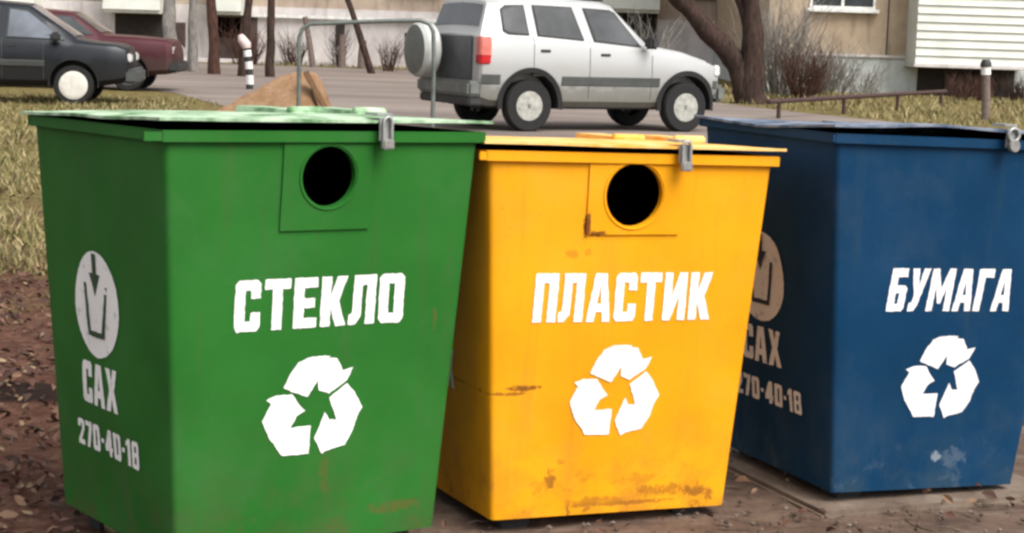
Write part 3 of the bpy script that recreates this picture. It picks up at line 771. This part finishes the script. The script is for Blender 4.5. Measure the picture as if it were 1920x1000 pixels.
MB().box((-.5, -.6, .30), (2.9, .6, .42)).build('underbody', M['plastic'], suv)

# dark blue-grey hatchback at the left, maroon saloon behind it
HST = [(-3.15, .45, .80, .86, .60, .66, .55), (-3.05, .36, .92, .98, .72, .78, .66), (-2.85, .30, .96, 1.34, .76, .82, .58), (-2.5, .28, .97, 1.50, .78, .83, .60), (-1.4, .28, .96, 1.53, .78, .835, .61), (-.68, .28, .945, 1.48, .78, .835, .60),
       (.05, .28, .92, .985, .78, .83, .72), (.3, .28, .90, .945, .78, .825, .71), (.62, .33, .885, .925, .77, .805, .70), (.76, .36, .84, .88, .72, .74, .64), (.82, .42, .70, .76, .62, .64, .54)]
HW = [[(-.12, .965), (-.98, .985), (-.96, 1.42), (-.68, 1.40)], [(-1.10, .985), (-1.95, 1.0), (-1.93, 1.43), (-1.08, 1.44)], [(-2.06, 1.0), (-2.62, 1.02), (-2.50, 1.38), (-2.04, 1.42)]]
dcar, dcb = car('parked_car', 'dark blue-grey hatchback with pale wheel trims at the far left', (-6.72, 28.05, 0), 7, HST, M['navy_paint'], M['car_glass_pale'], (-2.42, 0), .30, .205, M['hubcap'], False, HW,
                wind=(-.64, .0), doors=[[(-.44, .92), (-.44, .32)], [(-1.04, .97), (-1.04, .32)]], handles=[(-.90, .87), (-1.85, .88)], arch=.36, strip=[(-2.0, -.42, .56, .66)], arch_trim=False)
for sd in (-1, 1):
    MB().box((.70, min(sd * .40, sd * .68), .66), (.84, max(sd * .40, sd * .68), .79)).build('headlight', M['lamp_clear'], dcar, bevel=.02)
    MB().box((-.32, min(sd * .82, sd * 1.0), .95), (-.18, max(sd * .82, sd * 1.0), 1.08)).build('wing_mirror', M['plastic'], dcar, bevel=.03)
MB().box((.72, -.72, .34), (.94, .72, .56)).build('front_bumper', M['plastic_grey'], dcar, bevel=.04)
MB().box((-3.24, -.72, .36), (-3.02, .72, .58)).build('rear_bumper', M['plastic_grey'], dcar, bevel=.04)
SST = [(-3.35, .45, .88, .93, .60, .66, .55), (-3.25, .36, .94, .99, .74, .78, .68), (-2.65, .30, .97, 1.02, .77, .82, .70), (-2.15, .29, .98, 1.38, .78, .83, .58), (-1.7, .28, .97, 1.43, .78, .83, .59), (-1.05, .28, .96, 1.39, .78, .83, .58),
       (-.45, .28, .94, 1.0, .78, .83, .73), (.1, .28, .93, .985, .78, .83, .73), (.68, .32, .90, .945, .78, .80, .70), (.78, .36, .86, .90, .72, .74, .64), (.82, .42, .70, .74, .60, .62, .52)]
mcar, mcb = car('parked_car', 'maroon saloon car with boxy bonnet, half hidden behind the dark hatchback', (-7.1, 33.9, 0), 3, SST, M['maroon_paint'], M['car_glass'], (-2.45, 0), .30, .19, M['plastic_grey'], True, [[(-.62, .99), (-1.35, 1.0), (-1.32, 1.33), (-1.05, 1.32)], [(-1.45, 1.0), (-2.2, 1.01), (-2.1, 1.32), (-1.42, 1.34)]],
                wind=(-1.0, -.5), doors=[[(-.5, .95), (-.5, .32)]], arch=.36, arch_trim=False)
MB().box((.70, -.76, .36), (.90, .76, .55)).build('front_bumper', M['plastic'], mcar, bevel=.04)
for sd in (-1, 1):
    MB().box((.72, min(sd * .42, sd * .72), .68), (.80, max(sd * .42, sd * .72), .84)).build('headlight', M['lamp_clear'], mcar, bevel=.02)

# ------------------------------------------------------------------ buildings
def bldg_part(nm, boxes, mat, parent, bevel=0):
    mb = MB()
    for a, b in boxes: mb.box(a, b)
    return mb.build(nm, mat, parent, bevel=bevel)
def window(parent, x0, x1, z0, z1, y, sill=True):
    f = .06
    w_ = bldg_part('window', [((x0, y - .05, z0), (x0 + f, y + .04, z1)), ((x1 - f, y - .05, z0), (x1, y + .04, z1)), ((x0 + f, y - .05, z0), (x1 - f, y + .04, z0 + f)), ((x0 + f, y - .05, z1 - f), (x1 - f, y + .04, z1)),
                              (((x0 + x1) / 2 - .035, y - .045, z0 + f), ((x0 + x1) / 2 + .035, y + .03, z1 - f))], M['white_frame'], parent)
    bldg_part('pane', [((x0 + f, y - .012, z0 + f), ((x0 + x1) / 2 - .035, y + .006, z1 - f)), (((x0 + x1) / 2 + .035, y - .012, z0 + f), (x1 - f, y + .006, z1 - f))], M['glass'], w_)
    if sill: bldg_part('sill', [((x0 - .08, y - .20, z0 - .10), (x1 + .08, y - .052, z0 - .003))], M['white_frame'], w_, .01)
    return w_
def slatted(x0, x1, z0, z1, y0, y1, pitch):
    mb = MB(); n = max(1, round((z1 - z0) / pitch))
    for k in range(n):
        a, b = z0 + (z1 - z0) * k / n, z0 + (z1 - z0) * (k + 1) / n
        vs = [(x0, y0 - .045, a + .004), (x1, y0 - .045, a + .004), (x1, y0, b - .004), (x0, y0, b - .004), (x0, y1, a), (x1, y1, a), (x1, y1, b), (x0, y1, b)]
        mb.add(vs, [(0, 1, 2, 3), (7, 6, 5, 4), (0, 3, 7, 4), (1, 5, 6, 2), (3, 2, 6, 7), (0, 4, 5, 1)])
    return mb
# right, nearer block
ra = empty('apartment_building', (10, 47, 0)); tag(ra, 'tan panel apartment block with pale blue plinth and white slatted balcony, at the right', 'building')
X = lambda x: x - 10
bldg_part('wall', [((X(6.35), 0, .96), (X(26), 13, 15))], M['panel_wall'], ra)
bldg_part('plinth', [((X(6.33), -.05, -.3), (X(26.05), 13, .957))], M['plinth_teal'], ra)
bldg_part('plinth_ledge', [((X(6.30), -.12, .905), (X(9.86), -.052, .972))], M['plinth'], ra, .01)
bldg_part('panel_joint', [((X(9.38), -.012, .98), (X(9.42), -.001, 14)), ((X(6.36), -.012, 3.9), (X(26), -.001, 3.95))], M['dark_brick'], ra)
for zz in (2.12, 4.95, 7.75): window(ra, X(7.38), X(9.05), zz, zz + 1.45, 0)
for zz in (2.12, 4.95, 7.75): window(ra, X(14.4), X(16.0), zz, zz + 1.45, 0)
bal = slatted(X(9.90), X(12.78), .80, 3.3, -1.15, -1.08, .21).build('balcony', M['siding'], ra)
bldg_part('balcony_side', [((X(9.90), -1.078, .80), (X(9.96), -.003, 3.3)), ((X(12.72), -1.078, .80), (X(12.78), -.003, 3.3)), ((X(9.965), -1.078, .80), (X(12.715), -.003, .90))], M['siding'], bal)
bldg_part('balcony_ledge', [((X(9.86), -1.24, .715), (X(12.82), -.06, .797))], M['plinth'], bal, .015)
bldg_part('basement_recess', [((X(10.22), -.09, -.28), (X(12.70), -.052, .71))], M['dark_void'], ra)
bldg_part('basement_door', [((X(10.9), -.13, -.28), (X(12.0), -.092, .55))], M['dark_brick'], ra)
for k in range(3): slatted(X(9.90), X(12.78), 3.6 + 2.85 * k, 4.7 + 2.85 * k, -1.15, -1.08, .21).build('balcony', M['siding'], ra)
bldg_part('roof', [((X(6.1), -.5, 15.003), (X(26.3), 13.4, 15.4))], M['plinth'], ra)
# left, farther block
la = empty('apartment_building', (-8, 60, 0)); tag(la, 'long beige apartment block with whitewashed plinth and white balconies, farther back', 'building')
X = lambda x: x + 8
bldg_part('wall', [((X(-36), 0, 1.80), (X(9.5), 12, 15))], M['panel_wall_b'], la)
bldg_part('plinth', [((X(-36.1), -.06, -.3), (X(9.5), 12, 1.797))], M['plinth'], la)
bldg_part('pipe_line', [((X(-8.9), -.22, 1.46), (X(-1.6), -.12, 1.56))], M['white_frame'], la)
for x0, x1, z0 in ((-15.6, -14.7, 1.66), (-14.2, -13.42, 1.62), (-7.6, -6.0, 2.5), (-4.2, -2.6, 2.5), (.2, 1.8, 2.5), (5.5, 7.1, 2.6)):
    window(la, X(x0), X(x1), z0 if z0 > 1.9 else 1.86, max(z0, 1.86) + 1.4, 0, sill=z0 > 2)
for x0, x1, z0 in ((-18.2, -15.55, 1.50), (-13.35, -11.52, 1.56), (-10.02, -8.92, 1.60), (2.2, 4.45, 2.08), (-24, -21, 1.6)):
    bl = slatted(X(x0), X(x1), z0, z0 + 1.5, -1.2, -1.12, .5).build('balcony', M['siding'], la)
    bldg_part('balcony_side', [((X(x0), -1.118, z0), (X(x0) + .06, -.003, z0 + 1.5)), ((X(x1) - .06, -1.118, z0), (X(x1), -.003, z0 + 1.5)), ((X(x0), -1.12, z0 - .10), (X(x1), -.065, z0 - .003))], M['siding'], bl)
for x0, x1, z0, z1, m in ((-13.2, -11.6, .35, 1.43, 'dark_void'), (-11.5, -10.9, .4, 1.2, 'dark_brick'), (-10.05, -8.55, -.25, 1.45, 'dark_brick'), (-9.95, -9.1, .75, 1.40, 'dark_void'), (3.0, 4.47, .3, 1.96, 'dark_void')):
    bldg_part('basement_opening', [((X(x0), -.10, z0), (X(x1), -.062, z1))], M[m], la)
for x0, x1, z0, z1 in ((-3.75, -2.85, .98, 1.10), (-6.0, -5.7, .6, 1.3)):
    bldg_part('vent_slot', [((X(x0), -.10, z0), (X(x1), -.062, z1))], M['dark_void'], la)
bldg_part('roof', [((X(-36.4), -.5, 15.003), (X(9.4), 12.4, 15.4))], M['plinth'], la)

# ------------------------------------------------------------------ trees
def grow(mb, p, d, r, length, depth, rng, seg=6):
    pts = [p]; rad = [r]; n = 5
    for k in range(n):
        d = (d + Vector((rng.uniform(-.16, .16), rng.uniform(-.16, .16), rng.uniform(-.02, .12)))).normalized()
        pts.append(pts[-1] + d * length / n); rad.append(r * (1 - .62 * (k + 1) / n))
    mb.tube(pts, rad, seg)
    if depth > 0:
        for k in range(rng.randint(3, 5)):
            i = rng.randint(1, n); a = rng.uniform(0, 6.28)
            s_ = Vector((math.cos(a), math.sin(a), rng.uniform(.2, .9))).normalized()
            grow(mb, pts[i], (d * .5 + s_ * .8).normalized(), max(.006, rad[i] * .62), length * rng.uniform(.45, .7), depth - 1, rng, max(4, seg - 1))
def tree(name, label, base, trunk_pts, radii, mat, seed, limbs=(), top_len=2.2, depth=3, group=None, cat='tree'):
    root = empty(name, base); tag(root, label, cat, group); rng = random.Random(seed)
    B = Vector(base)
    def fine(pts, rd):
        P = []; Q = []
        for (a, b), (ra_, rb) in zip(zip(pts[:-1], pts[1:]), zip(rd[:-1], rd[1:])):
            n = max(2, int((Vector(b) - Vector(a)).length / .15))
            for k in range(n):
                f = k / n; p = Vector(a).lerp(Vector(b), f) - B; w_ = .12 * ra_
                P.append(p + Vector((noise.noise(p * 1.5 + B), noise.noise(p * 1.5 + B + Vector((5, 0, 0))), 0)) * w_ * 1.5); Q.append(ra_ + (rb - ra_) * f)
        P.append(Vector(pts[-1]) - B); Q.append(rd[-1]); return P, Q
    mb = MB(); P, Q = fine(trunk_pts, radii); mb.tube(P, Q, 14, wob=.25); ends = [(P, Q)]
    for lp, lr in limbs:
        P, Q = fine(lp, lr); mb.tube(P, Q, 12, wob=.25); ends.append((P, Q))
    tr = mb.build('trunk', mat, root, smooth=80)
    cr = MB()
    for P, Q in ends:
        d = (P[-1] - P[-3]).normalized(); grow(cr, P[-1] - d * .02, d, Q[-1], top_len, depth, rng)
        for k in range(3):
            a = rng.uniform(0, 6.28); i = len(P) - 1 - k * 2
            grow(cr, P[i], Vector((math.cos(a), math.sin(a), .9)).normalized(), Q[i] * .55, top_len * .7, depth - 1, rng)
    cr.build('branches', mat, root, smooth=80)
    return root
tree('tree', 'thick dark tree with forked leaning trunk beside the white off-roader', (4.72, 36.8, 0), [(4.74, 36.8, -.1), (4.72, 36.8, .15), (4.66, 36.8, .8), (4.68, 36.8, 1.35), (4.62, 36.8, 1.9), (4.5, 36.7, 3.1), (4.45, 36.6, 4.6)], [.40, .30, .27, .22, .18, .15, .11], M['bark'], 3,
     limbs=[([(4.62, 36.8, .12), (4.40, 36.8, .75), (4.05, 36.75, 1.18), (3.62, 36.7, 1.55), (3.12, 36.6, 2.1), (2.6, 36.5, 3.0), (2.2, 36.4, 4.2)], [.24, .22, .20, .20, .19, .15, .11]),
            ([(4.70, 36.8, 1.2), (4.52, 36.85, 1.7), (4.38, 36.9, 2.1), (4.1, 37, 3.2)], [.14, .11, .10, .07])], top_len=3.)
TH = 'slender bare trees in front of the far block'
def thin(label, x, y, xt, zt_, r, mat, seed, lean=0):
    tree('tree', label, (x, y, 0), [(x, y, -.05), (x + (xt - x) * .3, y, zt_ * .3), (x + (xt - x) * .65, y + .05, zt_ * .62), (xt, y + .1, zt_)], [r * 1.25, r, r * .85, r * .6], mat, seed, top_len=1.6, depth=2, group=TH)
thin('slender reddish-brown tree beside the maroon car, right of a pale trunk', -7.47, 45, -7.66, 4.0, .13, M['bark_brown'], 11)
thin('slender dark tree rising directly behind the striped post', -6.62, 44, -6.36, 4.0, .105, M['bark'], 12)
thin('slender upright dark tree just right of the one behind the striped post', -5.98, 44.2, -6.02, 4.0, .10, M['bark'], 13)
thin('dark tree leaning left behind the pipe frame', -3.98, 50, -5.5, 4.3, .085, M['bark'], 14)
thin('pale grey tree left of the slender brown trunk, beside the maroon bonnet', -8.74, 46, -8.84, 4.0, .17, M['bark_grey'], 15)
thin('pale grey tree between the brown trunk and a wider pale trunk', -8.28, 46.5, -8.25, 4.0, .12, M['bark_grey'], 16)
# bushes of thin bare stems
def bush(label, x, y, h, n, mat, seed, spread=.5, group='bare bushes along the building plinths'):
    root = empty('bush', (x, y, 0)); tag(root, label, 'bush', group); rng = random.Random(seed); mb = MB()
    for k in range(n):
        a = rng.uniform(0, 6.28); rr = rng.uniform(0, spread * .35)
        p = Vector((math.cos(a) * rr, math.sin(a) * rr, -.03)); d = Vector((math.cos(a) * spread * .6, math.sin(a) * spread * .4, 1.3)).normalized()
        grow(mb, p, d, rng.uniform(.010, .022), h * rng.uniform(.6, 1.), 1, rng, 4)
    mb.build('stems', mat, root, smooth=80); return root
bush('dense grey bare bush between the forked tree and the tan wall', 6.05, 42.5, 2.2, 100, M['bark_grey'], 21, .9)
bush('low dark reddish bush right of the forked tree foot', 6.3, 40.5, 1.1, 80, M['bark_brown'], 22, .9)
bush('small dark bush below the left end of the far plinth', -7.0, 57, 1.0, 30, M['bark_brown'], 23, .8)
bush('small dark bush below the middle of the far plinth, left of the leaning tree', -5.6, 57, 1.0, 26, M['bark'], 24, .5)
bush('small dark bush at the foot of the leaning tree', -3.75, 53, .9, 26, M['bark_brown'], 25, .6)
bush('grey bare bush behind the bonnet of the white off-roader', 3.0, 44, 1.7, 40, M['bark_grey'], 26, .9)
bush('dark bare bush against the far building between the maroon car and the striped post', -8.3, 56, 1.2, 45, M['bark_brown'], 27, 1.0)
bush('low dark tangle of stems below the left half of the white balcony', 10.75, 43.6, .55, 60, M['bark_brown'], 31, 1.3)
bush('low dark tangle of stems below the right half of the white balcony', 12.0, 44.0, .55, 60, M['bark'], 32, 1.3)
bush('grey bare bush below the tan window, left of the plain plinth', 7.6, 44.8, 1.2, 90, M['bark_grey'], 33, 1.1)
bush('low bare bush under the pale blue plinth near the white balcony', 8.4, 44.5, .7, 36, M['bark_grey'], 28, 1.0)
# leaning old stakes by the far plinth
def stake(label, x, y, h, lean, r=.10):
    root = MB().tube([(0, 0, -.1), (lean * .5, 0, h * .5), (lean, 0, h)], [r, r * .9, r * .8], 8, wob=.2).build('wooden_stake', M['post_wood'], None, (x, y, 0), smooth=60)
    tag(root, label, 'stake', 'old stakes by the far plinth')
stake('dark stake leaning left, leftmost by the far plinth', -6.15, 55, 1.5, -.28)
stake('short upright stake by the far plinth, just right of the leaning stake', -5.35, 55.5, 1.0, 0, .12)
stake('stubby upright stake by the far plinth, nearest the leaning tree', -4.75, 55.5, .85, .02, .14)

# ------------------------------------------------------------------ posts, pipes, sand
t = empty('bollard', (-5.25, 35.84, 0)); tag(t, 'black and white striped post with faded red top on the roadside', 'post')
def bz(z): return (-.12 * (z / 1.06) ** 2 * (1 if z > .3 else .6), 0, z)
MB().tube([bz(z) for z in (-.05, .2, .4, .6, .80)], .072, 14).build('shaft', M['black_paint'], t, smooth=60)
for z0, z1 in ((.10, .28), (.40, .54), (.64, .76)):
    MB().tube([bz(z0), bz((z0 + z1) / 2), bz(z1)], .077, 14).build('band', M['white_paint'], t, smooth=60)
MB().tube([bz(.801), bz(.86), (-.17, 0, .98), (-.20, 0, 1.06)], [.085, .105, .09, .05], 14).build('post_top', M['pink_paint'], t, smooth=60)

t = empty('carpet_rack', (-1.9, 23, 0)); tag(t, 'grey bent-pipe frame standing behind the green bin', 'carpet rack')
X = lambda x: x + 1.9
pts = [(X(-2.76), 0, -.05), (X(-2.75), 0, .5), (X(-2.76), 0, 1.15), (X(-2.72), 0, 1.26), (X(-2.62), 0, 1.325), (X(-2.2), 0, 1.355), (X(-1.6), 0, 1.395), (X(-1.24), 0, 1.41), (X(-1.13), 0, 1.37), (X(-1.08), 0, 1.28), (X(-1.065), 0, 1.0), (X(-1.06), 0, .5), (X(-1.06), 0, -.05)]
MB().tube(pts, .027, 10).build('frame_pipe', M['pipe'], t, smooth=60)
for px in (-2.76, -1.06): MB().lathe([(.07, -.03), (.06, .02)], 'z', 12, (X(px), 0, 0)).build('footing', M['plinth'], t)

mb = MB(); n = 44; vs = []
for j in range(n + 1):
    for i in range(n + 1):
        u, v = -1.5 + 3.0 * i / n, -1.2 + 2.4 * j / n
        ridge = max(0, .80 - max(0, -(u - .22)) * .56 - max(0, u - .40) * 2.2 - abs(v) * .62)
        zz = min(ridge, .71 + .03 * u) + (.05 * noise.noise(Vector((u * 3, v * 3, 1))) + .025 * noise.noise(Vector((u * 9, v * 9, 4)))) * min(1, ridge * 4) 
        vs.append((u, v, zz - .03))
mb.add(vs, [(j * (n + 1) + i, j * (n + 1) + i + 1, (j + 1) * (n + 1) + i + 1, (j + 1) * (n + 1) + i) for j in range(n) for i in range(n)])
sp_ = mb.build('sand_pile', M['sand'], None, (-3.08, 24.2, 0), smooth=180); tag(sp_, 'heap of orange sand behind the green bin', 'sand pile')
bd_ = MB(); bd_.box((-.035, -.09, 0), (.035, .09, .84)); bo = bd_.build('wooden_board', M['board'], None, bevel=.006); bo.location = (-2.33, 23.62, -.02); bo.rotation_euler = (R(-6), R(-29), R(10))
tag(bo, 'brown wooden board leaning on the sand heap', 'board')

t = empty('short_post', (8.38, 32.7, 0)); tag(t, 'short weathered post with white band and dark cap near the white balcony', 'post')
MB().tube([(.0, 0, -.1), (-.01, 0, .4), (-.04, 0, .80)], .075, 12, wob=.1).build('shaft', M['post_wood'], t, smooth=60)
MB().tube([(-.04, 0, .801), (-.05, 0, .94)], .085, 12).build('band', M['white_paint'], t, smooth=60)
MB().tube([(-.05, 0, .941), (-.055, 0, 1.0), (-.06, 0, 1.07)], [.10, .10, .06], 12).build('post_cap', M['black_paint'], t, smooth=60)

t = empty('pipe_rail', (6.5, 34.2, 0)); tag(t, 'low dark red pipe rail along the grass in front of the plinth', 'rail')
a_, b_ = Vector((4.11, 30, .29)), Vector((9.0, 38.5, .33)); o_ = Vector((6.5, 34.2, 0))
MB().tube([a_ + (b_ - a_) * f - o_ for f in (0, .25, .5, .75, 1)], .042, 10).build('rail_pipe', M['rust_pipe'], t, smooth=60)
for f in (.05, .37, .68, .97):
    p = a_ + (b_ - a_) * f - o_
    MB().tube([(p.x, p.y, -.05), (p.x, p.y, p.z - .03)], .035, 8).build('rail_leg', M['rust_pipe'], t, smooth=60)
tag(MB().box((-60, -.09, -.1), (5.5, .09, .12)).build('kerb', M['plinth'], None, (-3.2, 57.6, 0), bevel=.02), None, None, None, 'structure')

# ------------------------------------------------------------------ ground cover
rng = random.Random(5)
mb = MB()
def inside_pad(x, y):
    dx, dy = x - .24, y - 5.12
    u, v = dx * math.cos(PAD) + dy * math.sin(PAD), -dx * math.sin(PAD) + dy * math.cos(PAD)
    return -1.25 < u < 2.0 and -.80 < v < .7
cnt = 0
while cnt < 12000:
    near = rng.random() < .6
    x = rng.uniform(-2.6, 2.4); y = rng.uniform(3.6, 9.5) if near else rng.uniform(3.6, 14)
    if inside_pad(x, y) and rng.random() < .9: continue
    if not near: x = rng.uniform(-6, 4)
    if noise.noise(Vector((x * 2.2, y * 2.2, 8))) < -.05 and rng.random() < .75: continue
    s_ = rng.uniform(.008, .030) * rng.uniform(.6, 1.1); a = rng.uniform(0, 6.28); tl = rng.uniform(-1.0, 1.0); tl2 = rng.uniform(-.8, .8); cv = rng.uniform(.1, .7)
    z = (gz(x, y) if not inside_pad(x, y) else .042) + rng.uniform(.004, .016)
    m = Matrix.Translation((x, y, z)) @ Matrix.Rotation(a, 4, 'Z') @ Matrix.Rotation(tl, 4, 'X') @ Matrix.Rotation(tl2, 4, 'Y')
    pts = [(-s_, 0, 0), (-.3 * s_, -.55 * s_, cv * s_), (.5 * s_, -.42 * s_, cv * s_ * 1.1), (1.1 * s_, 0, .3 * s_), (.5 * s_, .45 * s_, cv * s_ * .8), (-.3 * s_, .55 * s_, cv * s_)]
    mb.add([m @ Vector(p) for p in pts], [(0, 1, 2, 3), (0, 3, 4, 5)]); cnt += 1
tag(mb.build('fallen_leaves', M['leaf']), 'brown fallen leaves lying on the soil round the bins', 'leaves', None, 'stuff')
mb = MB()
for k in range(1500):
    x, y = rng.uniform(-2.4, 2.6), rng.uniform(3.7, 8.5)
    if k % 3 == 0: x, y = padpt(rng.uniform(-1.6, 1.7), rng.uniform(-.75, -.3))
    z = gz(x, y) if not inside_pad(x, y) else .030
    q = rng.uniform(.003, .011); vs = []
    for (a, b, c) in ((1, 0, 0), (-1, 0, 0), (0, 1, 0), (0, -1, 0), (0, 0, .7), (0, 0, -.7)):
        vs.append((x + a * q * rng.uniform(.6, 1.3), y + b * q * rng.uniform(.6, 1.3), z + c * q * rng.uniform(.7, 1.2) + q * .3))
    mb.add(vs, [(0, 2, 4), (2, 1, 4), (1, 3, 4), (3, 0, 4), (2, 0, 5), (1, 2, 5), (3, 1, 5), (0, 3, 5)])
for k in range(260):
    x, y = rng.uniform(-2.4, 2.4), rng.uniform(3.7, 9); a = rng.uniform(0, 6.28); l = rng.uniform(.03, .14)
    z = (gz(x, y) if not inside_pad(x, y) else .034) + .006
    mb.tube([(x, y, z), (x + math.cos(a) * l * .5, y + math.sin(a) * l * .5, z + rng.uniform(0, .01)), (x + math.cos(a + .3) * l, y + math.sin(a + .3) * l, z)], rng.uniform(.0012, .003), 5)
tag(mb.build('gravel', M['grit']), 'small stones, clods and twigs strewn on the soil round the bins', 'gravel', None, 'stuff')
mb = MB(); cnt = 0
def on_road(x, y):
    P = [(-70, 36), (-9, 35.5), (-6.2, 33), (-4.2, 27.5), (-1.5, 20.5), (3, 18.5), (7, 19.5), (9, 24), (5.2, 33), (1.5, 44), (-1.5, 46), (-2.7, 55), (-20, 57.5), (-70, 58)]
    c = False; j = len(P) - 1
    for i in range(len(P)):
        if (P[i][1] > y) != (P[j][1] > y) and x < (P[j][0] - P[i][0]) * (y - P[i][1]) / (P[j][1] - P[i][1]) + P[i][0]: c = not c
        j = i
    return c
while cnt < 42000:
    q = rng.random()
    if q < .55: y = rng.uniform(9.3, 30); x = rng.uniform(-.34 * y, -.18 * y)
    elif q < .68: y = rng.uniform(9.3, 30); x = rng.uniform(-.2 * y, .3 * y)
    elif q < .84: y = rng.uniform(28, 46); x = rng.uniform(2, 12)
    else: y = rng.uniform(44, 59); x = rng.uniform(-9, 5)
    if on_road(x, y) or inside_pad(x, y): continue
    if noise.noise(Vector((x * .8, y * .8, 3))) < -.08 and rng.random() < .9: continue
    k = 1 if y < 30 else 1.7
    h = rng.uniform(.02, .11) * rng.uniform(.5, 1.1) * k; a = rng.uniform(0, 6.28); w_ = rng.uniform(.003, .006) * (1 + y * .06)
    dx, dy = math.cos(a) * w_, math.sin(a) * w_; lx, ly = rng.uniform(-.9, .9) * h, rng.uniform(-.9, .9) * h; z = gz(x, y) - .005
    mb.add([(x - dx, y - dy, z), (x + dx, y + dy, z), (x + lx * .5 + dx * .7, y + ly * .5 + dy * .7, z + h * .6), (x + lx, y + ly, z + h)], [(0, 1, 2, 3)]); cnt += 1
tag(mb.build('dry_grass', M['grass']), 'straw coloured dry grass on the verge and lawns', 'grass', None, 'stuff')
# cutters used for the round holes are working shapes only
for o in [o for o in bpy.data.objects if o.name.startswith('cutter')]: drop(o)
